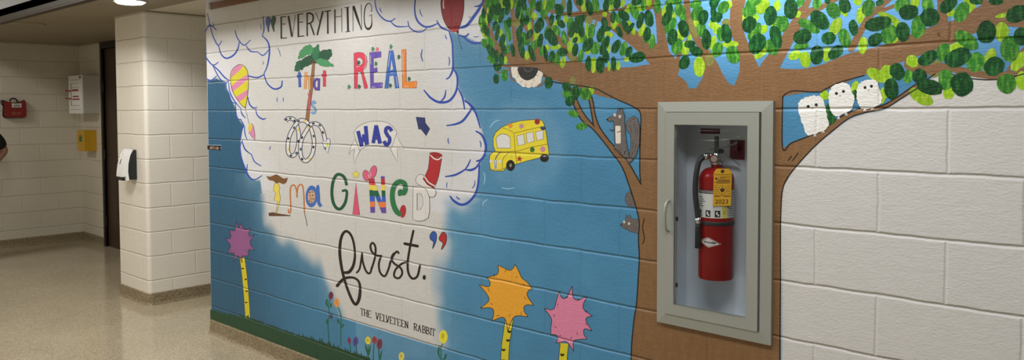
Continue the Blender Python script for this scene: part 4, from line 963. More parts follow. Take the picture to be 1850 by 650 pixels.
# --- leaves
LV = {
 'c1 860 0 5.417': '150,130,170,60,15,d 312,80,130,48,10,d 250,150,140,52,15,d 75,130,90,40,0,d 65,200,90,50,-30,m 100,300,110,60,-20,d 185,255,90,45,20,d 210,320,140,40,10,d 258,395,120,55,15,d 310,300,200,55,-12,m 325,220,90,50,0,d 140,420,110,80,-20,m 150,500,130,70,-30,d 155,580,90,70,-40,m 203,550,110,40,0,d 250,575,110,50,0,d 290,590,70,40,0,l 45,235,70,40,-20,l 85,345,80,40,-35,l 310,485,90,35,10,m 360,490,120,45,-8,d 400,220,90,80,90,o 425,305,110,55,20,d 410,115,130,52,5,d 450,140,120,40,10,l 445,480,160,60,-10,d 480,380,120,90,-30,m 545,520,150,55,-20,d 500,540,80,50,0,l 615,250,140,65,15,d 625,400,110,50,15,d 640,500,90,40,0,m 590,380,120,50,20,l 525,260,90,40,0,l 470,55,90,50,-20,d 510,150,130,60,0,m 615,70,80,55,10,d 550,40,90,50,10,m 260,60,110,40,30,l 190,170,70,35,0,l 275,440,80,40,15,l 245,320,70,35,0,l 200,30,90,50,0,m 390,30,80,40,10,m 575,160,70,50,0,l 570,440,80,50,10,o 205,645,50,70,0,d 115,30,80,50,20,m 130,70,120,35,15,l 345,40,90,40,0,l',
 'c2 960 0 4.642': '65,215,110,75,25,d 75,340,105,48,10,d 45,300,80,50,0,l 88,425,85,40,10,m 120,450,120,35,-8,d 170,475,90,50,10,d 215,490,100,50,5,m 265,520,90,45,10,l 262,437,75,75,90,d 180,345,85,65,-50,d 205,395,85,40,80,l 135,270,90,50,10,m 170,165,95,38,5,d 197,225,110,42,15,l 250,200,75,55,-40,d 225,145,50,40,0,d 275,315,110,45,-8,m 325,190,90,50,15,m 340,250,120,55,10,d 405,160,80,58,80,d 385,250,110,40,10,l 420,258,105,55,-10,d 497,265,110,45,5,m 465,240,90,30,0,l 368,335,50,40,30,d 405,335,90,50,75,l 368,418,95,50,10,d 413,470,100,45,10,m 475,375,115,75,30,d 480,430,60,40,50,l 535,405,95,75,15,m 482,535,120,42,0,d 520,545,120,40,0,l 320,65,130,45,0,d 230,80,90,70,-20,d 165,35,90,70,10,m 62,55,80,50,0,d 110,40,90,40,10,l 100,120,80,50,-10,m 25,135,60,40,0,l 490,70,110,55,-10,d 440,50,90,50,0,l 530,40,90,60,0,m 405,20,50,60,0,d 325,390,90,50,0,l 345,470,80,60,0,o 480,170,60,70,0,o 15,40,80,50,10,m 270,40,80,45,0,o 290,160,60,40,0,l',
 'c3 1060 0 4.642': '22,60,120,60,-15,d 75,45,120,60,-10,m 165,40,100,55,10,d 205,45,100,40,10,l 255,30,80,60,10,d 300,30,60,40,20,l 420,15,80,55,70,d 400,95,130,70,-20,m 310,130,100,70,-45,d 355,70,60,40,0,l 455,70,70,50,90,l 450,170,130,55,15,d 522,155,130,75,-10,d 375,230,120,45,-25,l 465,250,100,50,20,l 507,285,105,60,8,d 545,345,110,60,0,m 222,145,90,45,5,d 262,160,80,35,5,l 150,120,40,40,0,l 40,260,110,60,5,m 105,305,90,45,0,d 155,245,100,42,82,d 180,285,90,45,-70,l 20,370,90,55,10,d 65,400,90,65,20,m 140,400,110,55,15,d 185,400,80,30,0,l 247,390,110,65,25,d 310,410,110,60,15,m 353,435,85,55,20,d 335,495,50,40,30,l 425,480,125,85,75,d 113,545,125,70,0,d 60,540,110,45,0,l 15,535,110,50,0,d 225,535,110,42,0,d 187,555,70,25,0,l 265,550,70,35,0,l 340,95,80,45,20,l 520,20,70,50,0,l 75,200,60,22,10,o',
 'c4 1160 0 4.642': '130,50,110,50,0,m 265,15,130,45,85,m 195,90,90,50,20,l 210,150,120,65,25,d 265,140,70,40,0,l 238,215,130,75,25,m 320,85,100,80,-20,m 350,240,130,75,-10,d 255,310,120,75,10,d 325,290,90,60,-15,l 295,390,120,80,15,m 400,370,85,55,80,d 365,430,70,50,20,l 455,430,105,70,-60,d 355,525,105,75,30,d 480,560,150,85,0,l 512,145,110,75,15,d 460,110,120,80,25,m 455,190,60,40,0,l 500,250,110,70,-5,m 540,330,150,70,0,d 430,235,150,50,-20,o 450,35,90,60,70,m 565,500,90,70,0,o 590,370,90,40,10,l 345,150,60,50,0,m 400,320,60,30,10,l 240,95,60,50,0,m',
 'c5 1280 0 4.0625': '40,25,70,60,0,d 110,55,90,65,30,m 145,35,60,50,30,l 60,130,85,50,65,d 65,215,75,60,-20,l 130,245,125,70,-12,d 130,170,60,55,0,o 35,310,90,40,10,l 65,365,100,70,20,m 160,325,110,45,90,l 180,400,120,85,-20,m 300,85,95,80,75,m 330,15,120,60,60,m 395,50,110,70,40,l 300,180,110,90,30,d 340,235,130,70,30,m 405,215,70,50,40,l 455,115,130,80,8,d 357,320,140,100,25,d 385,385,110,55,50,l 465,345,110,85,-30,m 495,270,150,75,-15,d 510,160,80,70,0,m 505,40,70,45,0,l 270,130,60,40,0,l 340,130,60,50,40,l 480,200,50,40,0,l',
 'c6 1400 0 5': '145,80,165,110,5,d 70,215,130,95,10,m 230,20,80,60,30,m 310,235,190,85,-62,m 405,180,180,120,-42,d 250,330,150,115,70,d 240,415,120,60,80,m 180,500,110,70,70,l 275,535,130,85,-10,l 380,495,150,105,5,d 470,490,130,60,5,l 485,345,115,100,70,d 550,240,155,85,25,l 630,345,160,90,-15,m 550,470,140,85,50,d 530,95,130,110,-30,m 632,50,125,90,-20,d 710,250,130,70,-10,d 620,105,90,50,-35,l 380,35,90,70,10,m 475,10,50,45,0,d 700,530,110,60,85,o 210,130,60,40,20,l',
 'c7 1540 0 4.333': '125,60,120,85,15,m 65,115,120,60,10,l 200,185,190,95,75,d 285,140,170,50,-65,l 335,230,120,42,10,l 335,290,90,50,15,l 285,270,140,110,30,m 180,310,110,80,55,d 395,250,140,95,-5,d 82,355,120,60,5,l 440,95,135,100,80,d 390,35,120,90,50,m 490,20,90,60,20,l 590,40,110,80,-20,m 607,135,135,125,80,d 515,210,160,100,10,m 590,455,150,85,60,d 470,480,90,80,-40,l 350,560,120,100,-30,d 270,570,110,90,10,l 190,590,150,80,-60,l 195,515,80,60,0,o 525,595,100,100,0,d 435,600,90,65,10,m 650,540,130,90,25,o 45,10,60,60,0,l 215,20,60,40,60,d',
 'c8 1690 0 4.333': '100,40,140,85,50,d 260,40,150,90,40,l 120,95,70,50,20,l 205,95,150,95,25,m 320,5,90,55,90,d 475,10,100,50,90,d 545,80,150,80,60,o 530,120,110,30,80,l 640,110,170,110,65,d 400,250,160,130,10,d 520,250,140,95,0,l 675,285,130,110,20,d 580,385,180,130,0,m 245,315,190,100,-55,m 195,275,80,60,-55,o 60,410,130,90,20,m 150,375,170,60,65,l 175,450,190,120,65,d 315,485,140,125,30,m 420,470,170,80,20,l 460,520,150,125,60,d 655,480,160,80,35,l',
 'cJ 1570 0 3.096': '430,445,105,75,0,m 520,470,120,110,0,d 445,520,60,55,0,l 340,487,130,75,-75,d 290,540,130,65,-60,l 125,497,105,68,-5,d 770,468,100,95,0,m 855,450,90,60,0,l 85,520,60,40,0,l',
 'cG 820 0 3.096': '530,462,60,40,5,d 245,378,40,32,30,d 237,440,50,28,0,d 282,420,60,32,0,m 630,485,50,40,-30,d 635,525,50,45,-45,m 650,565,45,50,-50,d 682,515,75,35,0,d 735,525,70,55,-40,m 765,510,50,30,20,l 665,632,50,30,-80,m 665,450,40,28,0,o',
 'cK 820 190 2.6': '562,40,45,27,-70,m 600,98,48,28,80,m',
 'cO 1390 130 2.407': '240,100,40,32,-20,l 265,180,80,34,-10,d 372,70,55,28,10,l 372,100,40,24,0,d 490,105,60,30,10,l'}
LEAF = {'d': paint('leaf_dark', (8, 62, 26), col2=A(44, 112, 48), spec=0.25, vary=0.4, scale=55, stretch=(1.6, 1, 0.5), rand=0.22, amp=1.3), 'm': paint('leaf_mid', (42, 112, 34), col2=A(110, 168, 60), spec=0.25, vary=0.35, scale=55, stretch=(1.6, 1, 0.5), rand=0.22, amp=1.3),
        'l': paint('leaf_light', (132, 174, 24), col2=A(186, 206, 70), spec=0.25, vary=0.25, scale=55, stretch=(1.6, 1, 0.5), rand=0.16, amp=1.3), 'o': paint('leaf_olive', (120, 118, 58), vary=0.25, scale=45, rand=0.1, amp=1.2)}
leaves = []
for k, v in LV.items():
    _, ox, oy, s = k.split(); ox, oy, s = float(ox), float(oy), float(s)
    for e in v.split():
        x, y, L, w, tilt, c = e.split(','); leaves.append((ox+float(x)/s, oy+float(y)/s, float(L)/s, float(w)/s*(0.88 if k[:2] in ('c1', 'c2', 'c3') else 1), float(tilt), c))
rq = random.Random(21)
crown_px = [(872,0),(866,25),(868,60),(880,92),(905,104),(960,92),(1000,104),(1050,95),(1090,108),(1140,70),(1160,88),(1180,60),(1230,95),(1262,60),(1300,90),(1318,40),(1300,-8),(1000,-8)]
def in_px(poly, x, y):
    c = False
    for (x1, y1), (x2, y2) in zip(poly, poly[1:]+poly[:1]):
        if (y1 > y) != (y2 > y) and x < (x2-x1)*(y-y1)/(y2-y1)+x1: c = not c
    return c
n_fill = 0
while n_fill < 60:                      # the paler leaves half hidden under the others
    x, y = rq.uniform(866, 1318), rq.uniform(-6, 108)
    if in_px(crown_px, x, y): leaves.append((x, y, rq.uniform(16, 24), rq.uniform(7, 12), rq.uniform(-30, 35), rq.choice('lmmdd'))); n_fill += 1
order = {'o': 0, 'l': 1, 'm': 2, 'd': 3}
leaves.sort(key=lambda l: order[l[5]])
rank = sorted(range(len(leaves)), key=lambda i: -(leaves[i][2]*leaves[i][3]) if -10 < leaves[i][1] else 0)
own = set(rank[:100])
def leaf_pts(l, r):
    x, y, L, w, tilt, c = l; t = math.radians(tilt); n = 18; out = []
    ux, uy = math.sin(t), -math.cos(t); vx, vy = math.cos(t), math.sin(t)
    for i in range(n):
        a = 2*math.pi*i/n; ca_, sa_ = math.cos(a), math.sin(a)
        q = 1+r.uniform(-0.05, 0.05)
        s_ = math.copysign(abs(sa_)**0.95, sa_)*w*0.58*q; c_ = ca_*L*0.57*q
        out.append((x+ux*c_+vx*s_, y+uy*c_+vy*s_))
    return out
LAYER[0] += 0.00005
rest = {c: Paint(dy=0) for c in 'olmd'}
rl = random.Random(5)
rest_v, rest_t, rest_m = [], [], []
for i, l in enumerate(leaves):
    p = Paint(dy=0.000002).poly(leaf_pts(l, rl))
    if i in own: p.build('leaf', LEAF[l[5]], tree)
    else:
        b = len(rest_v); rest_v += p.v; rest_t += [[b+k for k in t] for t in p.t]; rest_m += ['olmd'.index(l[5])]*len(p.t)
me = bpy.data.meshes.new('small_leaves'); me.from_pydata(rest_v, [], rest_t); me.update()
for c in 'olmd': me.materials.append(LEAF[c])
o = bpy.data.objects.new('small_leaves', me); COL.objects.link(o); o.parent = tree; o.matrix_parent_inverse = Matrix.Translation(-tree.location); o['kind'] = 'stuff'
me.polygons.foreach_set('material_index', rest_m)

# --- three pale owls on the right branch
P_owl = paint('owl_white', (222, 220, 212), vary=0.06, scale=90, amp=1.6)
f17 = S(1400,130,4.333)
def owl(lab, pts, eyes, beak, feet, seed):
    r = random.Random(seed)
    t = motif('painted_owl', lab, 'painted owl', f17, feet[0], 'white owls on the right branch')
    d = crom(pts, True, 7); cx = sum(p[0] for p in d)/len(d); cy = sum(p[1] for p in d)/len(d)
    d = [(x+(x-cx)*q, y+(y-cy)*q) for x, y in d for q in (r.uniform(-0.02, 0.05),)]
    b = Paint(f17).poly(d).build('body', P_owl, t)
    for c in eyes: Paint(f17).disc(c, 12, 12).build('eye', P_ink, b)
    Paint(f17).poly([(beak[0]-9, beak[1]-12), (beak[0]+9, beak[1]-12), (beak[0], beak[1]+10)]).build('beak', paint('beak', (186, 170, 150)), b)
    for x, y in feet:
        p = Paint(f17)
        for k in (-10, 0, 10): p.stroke([(x, y-10), (x+k, y+14)], 5)
        p.build('foot', P_white, b)
owl('white fluffy owl lowest and leftmost of the three on the branch', [(185,262),(212,215),(270,192),(340,188),(376,212),(392,262),(408,350),(418,420),(350,470),(258,490),(228,430),(200,350)], [(262,270),(325,257)], (296,290), [(315,490),(380,460)], 1)
owl('white fluffy owl in the middle of the three on the branch', [(430,155),(460,108),(520,88),(578,96),(600,150),(622,200),(610,260),(598,292),(540,322),(480,345),(440,300),(424,220)], [(483,168),(538,152)], (512,190), [(500,355),(560,325)], 2)
owl('white fluffy owl highest and rightmost of the three on the branch', [(650,112),(680,78),(740,62),(798,72),(815,130),(838,200),(825,250),(770,275),(690,285),(652,240),(642,170)], [(707,122),(757,112)], (735,150), [(705,290),(765,280)], 3)

# ================================================================== FIRE EXTINGUISHER CABINET
M_alu = mat('clear_anodised_aluminium', A(158, 160, 150, 0.70), rough=0.42, metal=0.35, vary=0.03, scale=50, stretch=(0.2, 1, 3))
M_tub = mat('cabinet_tub_grey', A(190, 194, 194, 0.78), rough=0.45)
M_red = mat('extinguisher_red', (0.25, 0.003, 0.004), rough=0.25, spec=0.3)
M_chrome = mat('bright_steel', (0.72, 0.72, 0.72), rough=0.2, metal=1.0)
M_rubber = mat('black_rubber', (0.018, 0.018, 0.020), rough=0.5)
cx0, cx1, cz0, cz1 = -0.623, -0.149, 0.780, 1.654
cab = thing('fire_extinguisher_cabinet', 'grey aluminium cabinet with clear bubble window set into the painted tree trunk', 'fire cabinet', ((cx0+cx1)/2, 0, cz0))
def miter_frame(name, o, i, yf0, yf1, material, parent, yo=None):
    """four mitred members; o outer rect, i inner rect, yf0 back, yf1 front at the inner edge, yo front at the outer edge"""
    yo = yf1 if yo is None else yo
    (X0, X1, Z0, Z1), (x0, x1, z0, z1) = o, i
    O = [(X0,Z0),(X1,Z0),(X1,Z1),(X0,Z1)]; I = [(x0,z0),(x1,z0),(x1,z1),(x0,z1)]
    for k in range(4):
        a, b = k, (k+1) % 4
        bm = bmesh.new()
        q = [O[a], O[b], I[b], I[a]]
        f = [bm.verts.new((p[0], yo if j < 2 else yf1, p[1])) for j, p in enumerate(q)]
        r = [bm.verts.new((p[0], yf0, p[1])) for p in q]
        bm.faces.new(f); bm.faces.new(r[::-1])
        for j in range(4): bm.faces.new((f[j], r[j], r[(j+1) % 4], f[(j+1) % 4]))
        bmobj(name, bm, material, parent, bevel=0.0008, seg=1)
d0 = (-0.580, -0.197, 0.822, 1.613)
miter_frame('trim_frame', (cx0, cx1, cz0, cz1), (d0[0]-0.002, d0[1]+0.007, d0[2]-0.002, d0[3]+0.002), -0.0005, -0.022, M_alu, cab, yo=-0.017)
door = bpy.data.objects.new('door', None); COL.objects.link(door); door.parent = cab; door.matrix_parent_inverse = Matrix.Translation(-cab.location)
win = (-0.543, -0.241, 0.864, 1.566)
miter_frame('door_rail', d0, win, -0.004, -0.026, M_alu, door)
# tub: five thin sides of the recess
tb = (HX0+0.001, HX1-0.001, HZ0+0.001, HZ1-0.001)
bm = bmesh.new()
box(bm, tb[0], tb[1], 0.150, 0.156, tb[2], tb[3])
box(bm, tb[0], tb[0]+0.003, 0.0005, 0.150, tb[2], tb[3]); box(bm, tb[1]-0.003, tb[1], 0.0005, 0.150, tb[2], tb[3])
box(bm, tb[0]+0.003, tb[1]-0.003, 0.0005, 0.150, tb[2], tb[2]+0.003); box(bm, tb[0]+0.003, tb[1]-0.003, 0.0005, 0.150, tb[3]-0.003, tb[3])
bmobj('tub', bm, M_tub, cab)
# clear moulded bubble
m = bpy.data.materials.new('clear_acrylic'); m.use_nodes = True; N = NT(m.node_tree); N.n.remove(N.n['Principled BSDF'])
tr = N.node('ShaderNodeBsdfTransparent'); tr.inputs[0].default_value = (0.93, 0.945, 0.955, 1)
gl = N.node('ShaderNodeBsdfGlossy'); gl.inputs['Roughness'].default_value = 0.05; gl.inputs[0].default_value = (1, 1, 1, 1)
fr = N.node('ShaderNodeLayerWeight'); fr.inputs['Blend'].default_value = 0.5
mx = N.node('ShaderNodeMixShader'); N.l.new(N.math('ADD', N.math('MULTIPLY', N.math('POWER', fr.outputs['Facing'], 5.0), 0.5), 0.005), mx.inputs[0]); N.l.new(tr.outputs[0], mx.inputs[1]); N.l.new(gl.outputs[0], mx.inputs[2])
N.l.new(mx.outputs[0], N.n['Material Output'].inputs[0])
bm = bmesh.new(); nu, nv = 40, 60
grid = []
for i in range(nu+1):
    row = []
    for j in range(nv+1):
        u, v = i/nu, j/nv
        x = win[0]+0.003+(win[1]-win[0]-0.006)*u; z = win[2]+0.003+(win[3]-win[2]-0.006)*v
        eu = min(1, min(u, 1-u)/0.13); ev = max(0, min(1, min(v/0.06, (1-v-0.012-0.028*(1-(2*u-1)**2))/0.05)))
        su = math.sqrt(max(0, 1-(1-eu)**2)); sv = math.sqrt(max(0, 1-(1-ev)**2))
        row.append(bm.verts.new((x, -0.006-0.048*su*sv, z)))
    grid.append(row)
for i in range(nu):
    for j in range(nv): bm.faces.new((grid[i][j], grid[i+1][j], grid[i+1][j+1], grid[i][j+1]))
bub = bmobj('bubble_window', bm, m, door, smooth=True)
sol = bub.modifiers.new('thickness', 'SOLIDIFY'); sol.thickness = 0.002
# pull handle on the left stile
bm = bmesh.new(); tube(bm, crom([(-0.566,-0.026,1.150),(-0.566,-0.043,1.158),(-0.566,-0.052,1.18),(-0.566,-0.055,1.21),(-0.566,-0.052,1.24),(-0.566,-0.043,1.262),(-0.566,-0.026,1.270)], False, 5), 0.0055, 12)
bmobj('pull_handle', bm, M_alu, door, smooth=True)
for z in (0.93, 1.19):
    boxobj('latch_clip', (win[0]-0.001, win[0]+0.006, -0.010, -0.003, z, z+0.016), M_black, door, 0.001)

# ------------------------------------------------------------------ extinguisher
EX, EY, ER = -0.412, 0.068, 0.0672
ext = thing('fire_extinguisher', 'red fire extinguisher with yellow tag standing behind the clear cabinet window', 'fire extinguisher', (EX, EY, 0.975))
zb, zs_ = 0.972, 1.352
prof = [(0.001, zb+0.006), (0.050, zb+0.004), (0.058, zb), (0.0645, zb+0.002), (ER, zb+0.010), (ER, zs_)]
for i in range(1, 11):
    a = math.pi/2*i/10; prof.append((0.021+(ER-0.021)*math.cos(a), zs_+0.050*math.sin(a)))
prof += [(0.021, zs_+0.062), (0.001, zs_+0.062)]
bm = bmesh.new(); lathe(bm, prof, (EX, EY, 0), 64); body = bmobj('cylinder', bm, M_red, ext, smooth=True)
body.data.set_sharp_from_angle(angle=0.9)
A0 = math.atan2(-(CAM.y-EY), CAM.x-EX)     # direction of the photographer, measured from +x towards -y
def wrap(px, z, k=1.006):
    """px: sideways place on the front of the shell, -1..1 as seen from the photographer's side"""
    a = A0 + math.asin(max(-0.999, min(0.999, -px)))
    return Vector((EX+ER*k*math.cos(a), EY-ER*k*math.sin(a), z))
def wrap_ang(t, z, k=1.006):
    a = A0 - t; return Vector((EX+ER*k*math.cos(a), EY-ER*k*math.sin(a), z))
def patch(name, t0, t1, z0, z1, material, parent, k=1.006, n=24):
    bm = bmesh.new(); cols = []
    for i in range(n+1):
        t = t0+(t1-t0)*i/n; cols.append((bm.verts.new(wrap_ang(t, z0, k)), bm.verts.new(wrap_ang(t, z1, k))))
    for a, b in zip(cols, cols[1:]): bm.faces.new((a[0], b[0], b[1], a[1]))
    return bmobj(name, bm, material, parent, smooth=True)
M_lab = mat('label_white', (0.72, 0.71, 0.68), rough=0.4); M_lab2 = mat('label_grey', (0.46, 0.46, 0.45), rough=0.4); M_laby = mat('label_yellow', (0.72, 0.62, 0.08), rough=0.4); M_pr = mat('label_black', (0.015, 0.015, 0.015), rough=0.4)
lab = patch('instruction_label', -1.75, 1.75, 1.213, 1.318, M_lab, ext, 1.004, 60)
lab['label'] = 'white wrap-around label with black pictograms'
patch('header_strip', -1.6, -0.05, 1.305, 1.318, M_pr, lab, 1.007)
patch('grey_panel', 0.62, 1.7, 1.213, 1.318, M_lab2, lab, 1.007)
patch('yellow_strip', 0.33, 0.60, 1.213, 1.262, M_laby, lab, 1.007)
for t0 in (-1.25, -0.62, -0.08): patch('pictogram', t0, t0+0.30, 1.217, 1.242, M_pr, lab, 1.007, 8)
for t0, u0 in ((-1.25, 0), (-0.62, 1), (-0.08, 2)):
    patch('pictogram_mark', t0+0.07, t0+0.17, 1.223+0.002*u0, 1.237, M_lab, lab, 1.009, 4); patch('pictogram_mark', t0+0.14, t0+0.24, 1.221, 1.228, M_lab, lab, 1.009, 4)
for i in range(5): patch('text_line', -1.3, -0.85+0.1*(i % 3), 1.290-i*0.0085, 1.2925-i*0.0085, M_pr, lab, 1.007, 6)
for i in range(11): patch('text_line', 0.72, 1.45-0.12*(i % 2), 1.3075-i*0.0085, 1.309-i*0.0085, M_pr, lab, 1.009, 6)
lettering('INSTRUCTIONS', 0.0115, lambda u, v: wrap_ang(-0.72+u/ER, 1.3115+v, 1.0095), M_lab, lab, sx=0.9)
lettering('C', 0.017, lambda u, v: wrap_ang(0.46+u/ER, 1.233+v, 1.0095), M_pr, lab)
bm = bmesh.new(); lathe(bm, [(ER+0.0003, 1.183), (ER+0.0018, 1.185), (ER+0.0018, 1.197), (ER+0.0003, 1.199)], (EX, EY, 0), 64); bmobj('retaining_band', bm, M_rubber, ext, smooth=True)
# lozenge emblem
def lozenge(name, s, m, k, parent, top=1.0):
    c, zc = -0.32, 1.1195
    bm = bmesh.new(); pts = [(-0.74, 0.003), (-0.12, 0.0195), (0.62, -0.003), (-0.10, -0.0195)]
    n = 8; ring = []
    for i in range(4):
        (a, b), (a2, b2) = pts[i], pts[(i+1) % 4]
        for j in range(n): ring.append((a+(a2-a)*j/n, b+(b2-b)*j/n))
    vs = [bm.verts.new(wrap_ang(c+a*s, zc+b*s, k)) for a, b in ring]; ct = bm.verts.new(wrap_ang(c-0.1*s, zc, k+0.001))
    for i in range(len(vs)): bm.faces.new((vs[i], vs[(i+1) % len(vs)], ct))
    return bmobj(name, bm, m, parent, smooth=False)
emb = lozenge('emblem', 1.0, M_lab, 1.012, ext)
lozenge('emblem_border', 0.88, M_red, 1.018, emb); lozenge('emblem_field', 0.80, M_lab, 1.024, emb)
lettering('AMEREX', 0.0125, lambda u, v: wrap_ang(-0.36+u/ER, 1.1185+v-0.06*u, 1.036), M_pr, emb, sx=1.0)
# valve, gauge, levers
zv = zs_+0.062
bm = bmesh.new(); lathe(bm, [(0.0225, zv-0.004), (0.024, zv), (0.024, zv+0.008), (0.0225, zv+0.012), (0.001, zv+0.012)][::-1] + [(0.001, zv-0.004)], (EX, EY, 0), 32); bmobj('collar', bm, M_chrome, ext, smooth=True)
RX = Vector((RT.x, RT.y, 0)).normalized(); FWD = Vector((-fw.x, -fw.y, 0)).normalized()     # sideways and toward the corridor
E0 = Vector((EX, EY, 0))
def E3(s, f, z): p = E0+RX*s+FWD*f; return (p.x, p.y, z)
bm = bmesh.new(); tube(bm, [E3(0,0,zv+0.008), E3(0,0,zv+0.050)], 0.014, 16); tube(bm, [E3(-0.005,0.002,zv+0.028), E3(-0.034,0.006,zv+0.034)], 0.0095, 14)
bmobj('valve_body', bm, M_chrome, ext, smooth=True)
bm = bmesh.new(); tube(bm, [E3(-0.016,0.012,zv+0.022), E3(-0.018,0.030,zv+0.022)], 0.0165, 24); ga = bmobj('pressure_gauge', bm, mat('gauge_maroon', (0.20, 0.02, 0.02), rough=0.3), ext)
bm = bmesh.new(); tube(bm, [E3(-0.018,0.0302,zv+0.022), E3(-0.0181,0.0312,zv+0.022)], 0.0125, 24); bmobj('gauge_dial', bm, mat('gauge_dial', (0.45, 0.40, 0.34), rough=0.3), ga)
def lever(name, pts, w, th, m):
    bm = bmesh.new(); rows = []
    for s, f, z in crom(pts, False, 5):
        a = Vector(E3(s, f, z)); rows.append([bm.verts.new(a+FWD*q+Vector((0, 0, r))) for q, r in ((-w, 0), (w, 0), (w, -th), (-w, -th))])
    for a, b in zip(rows, rows[1:]):
        for k in range(4): bm.faces.new((a[k], a[(k+1) % 4], b[(k+1) % 4], b[k]))
    bm.faces.new(rows[0]); bm.faces.new(rows[-1][::-1]); bmobj(name, bm, m, ext, bevel=0.0012, seg=1)
lever('squeeze_lever', [(-0.026,0,zv+0.060),(0.0,0,zv+0.064),(0.030,0,zv+0.070),(0.060,0,zv+0.078),(0.076,0,zv+0.086)], 0.010, 0.0065, M_chrome)
lever('carry_handle', [(0.004,0,zv+0.045),(0.022,0,zv+0.042),(0.045,0,zv+0.028),(0.070,0,zv+0.012),(0.088,0,zv-0.004)], 0.010, 0.004, M_chrome)
bm = bmesh.new(); box(bm, EX-0.001, EX+0.015, EY-0.016, EY-0.012, zv+0.045, zv+0.108); bmobj('pin_strap', bm, M_rubber, ext, bevel=0.002, seg=2)
bm = bmesh.new(); tube(bm, [E3(0.016,0.014,zv+0.050), E3(0.016,-0.014,zv+0.050)], 0.009, 14); bmobj('pin_boss', bm, M_rubber, ext)
# hose and nozzle
hz_ = [(-0.032,0.006,zv+0.034),(-0.050,0.010,zv+0.030),(-0.072,0.014,zv+0.008),(-0.084,0.020,zv-0.05),(-0.086,0.022,zv-0.11),(-0.080,0.024,zv-0.17),(-0.076,0.026,zv-0.205)]
bm = bmesh.new(); tube(bm, [E3(*p) for p in crom(hz_, False, 7)], 0.0105, 14); bmobj('hose', bm, M_rubber, ext, smooth=True)
bm = bmesh.new(); tube(bm, [E3(-0.030,0.006,zv+0.0335), E3(-0.052,0.0105,zv+0.028)], 0.0125, 14); bmobj('hose_coupling', bm, M_chrome, ext, smooth=True)
bm = bmesh.new(); tube(bm, [E3(-0.076,0.026,zv-0.203), E3(-0.0755,0.026,zv-0.226)], 0.0125, 14); bmobj('hose_ferrule', bm, M_chrome, ext, smooth=True)
bm = bmesh.new(); tube(bm, [E3(-0.0755,0.026,zv-0.224), E3(-0.0755,0.026,zv-0.24), E3(-0.075,0.026,zv-0.32)], [0.0095,0.0115,0.0125], 16); bmobj('nozzle', bm, M_rubber, ext, smooth=True)
# wall bracket inside the tub
br = thing('extinguisher_bracket', 'dark red hanging bracket on the back of the cabinet behind the valve', 'bracket', (EX+0.05, 0.149, 1.44))
bm = bmesh.new(); box(bm, EX+0.015, EX+0.075, 0.146, 0.1495, 1.43, 1.505); bmobj('back_plate', bm, mat('bracket_red', (0.16, 0.012, 0.014), rough=0.4), br, bevel=0.0015, seg=1)
bm = bmesh.new(); box(bm, EX+0.03, EX+0.06, 0.118, 0.146, 1.462, 1.468); box(bm, EX+0.03, EX+0.06, 0.118, 0.122, 1.468, 1.486); bmobj('hook', bm, MATS['bracket_red'], br, bevel=0.001, seg=1)
st_ = thing('maroon_sticker', 'small maroon strip stuck high on the back of the cabinet', 'sticker', (EX-0.05, 0.149, 1.535))
bm = bmesh.new(); box(bm, EX-0.115, EX-0.03, 0.1485, 0.1498, 1.527, 1.548); bmobj('strip', bm, mat('sticker_maroon', (0.10, 0.012, 0.02), rough=0.5), st_)
# inspection tag hanging in front of the shell
tagf = Vector((EX, EY, 0)) + FWD*(ER+0.006)
def TG(u, v, d=0.0): p = tagf+RX*u+FWD*(d+(v-1.30)*0.02); return Vector((p.x, p.y, v))
M_tag = mat('tag_yellow', (0.95, 0.50, 0.03), rough=0.5); M_tagp = mat('tag_print', (0.10, 0.035, 0.02), rough=0.5)
tg = thing('inspection_tag', 'yellow inspection tag printed 2023 hanging on the red extinguisher', 'tag', TG(0.003, 1.395))
def plate(name, pts, d, th, m, parent):
    bm = bmesh.new(); f = [bm.verts.new(TG(u, v, d)) for u, v in pts]; r = [bm.verts.new(TG(u, v, d-th)) for u, v in pts]; n = len(pts)
    bm.faces.new(f); bm.faces.new(r[::-1])
    for i in range(n): bm.faces.new((f[i], r[i], r[(i+1) % n], f[(i+1) % n]))
    return bmobj(name, bm, m, parent)
tz0, tz1, tu0, tu1 = 1.262, 1.402, -0.032, 0.038
card = plate('card', [(tu0,tz0),(tu1-0.002,tz0),(tu1,tz1-0.012),(tu1-0.011,tz1),(tu0+0.013,tz1),(tu0+0.003,tz1-0.012)], 0, 0.0006, M_tag, tg)
ring = lambda c, r, n=20: [(c[0]+r*math.cos(2*math.pi*i/n), c[1]+r*math.sin(2*math.pi*i/n)) for i in range(n)]
plate('eyelet', ring((0.003, tz1-0.010), 0.007), 0.0006, 0.0005, mat('eyelet_brown', (0.10, 0.05, 0.03), rough=0.5), card)
lettering('LIBERTY', 0.0135, lambda u, v: TG(0.010+u, tz1-0.034+v, 0.0009), M_tagp, card, sx=0.95)
lettering('2023', 0.0235, lambda u, v: TG(0.001+u, tz0+0.015+v, 0.0009), M_tagp, card, sx=1.1)
plate('flame_mark', [(-0.021,1.372),(-0.016,1.364),(-0.020,1.360),(-0.025,1.364)], 0.0008, 0.0003, M_tagp, card)
for i, (z, a, b) in enumerate(((1.379,-0.026,0.034),(1.3595,-0.018,0.032),(1.3565,-0.014,0.030),(1.3535,-0.022,0.032),(1.350,-0.028,0.034),(1.3465,-0.02,0.028),(1.300,-0.026,0.034),(1.2965,-0.028,-0.006),(1.2965,0.010,0.034))):
    plate('print_line', [(a,z),(b,z),(b,z+0.0012),(a,z+0.0012)], 0.0008, 0.0003, M_tagp, card)
for i in range(5):
    for a, b in ((-0.028,-0.015), (0.021,0.034)): plate('print_line', [(a,1.338-i*0.0075),(b,1.338-i*0.0075),(b,1.339-i*0.0075),(a,1.339-i*0.0075)], 0.0008, 0.0003, M_tagp, card)
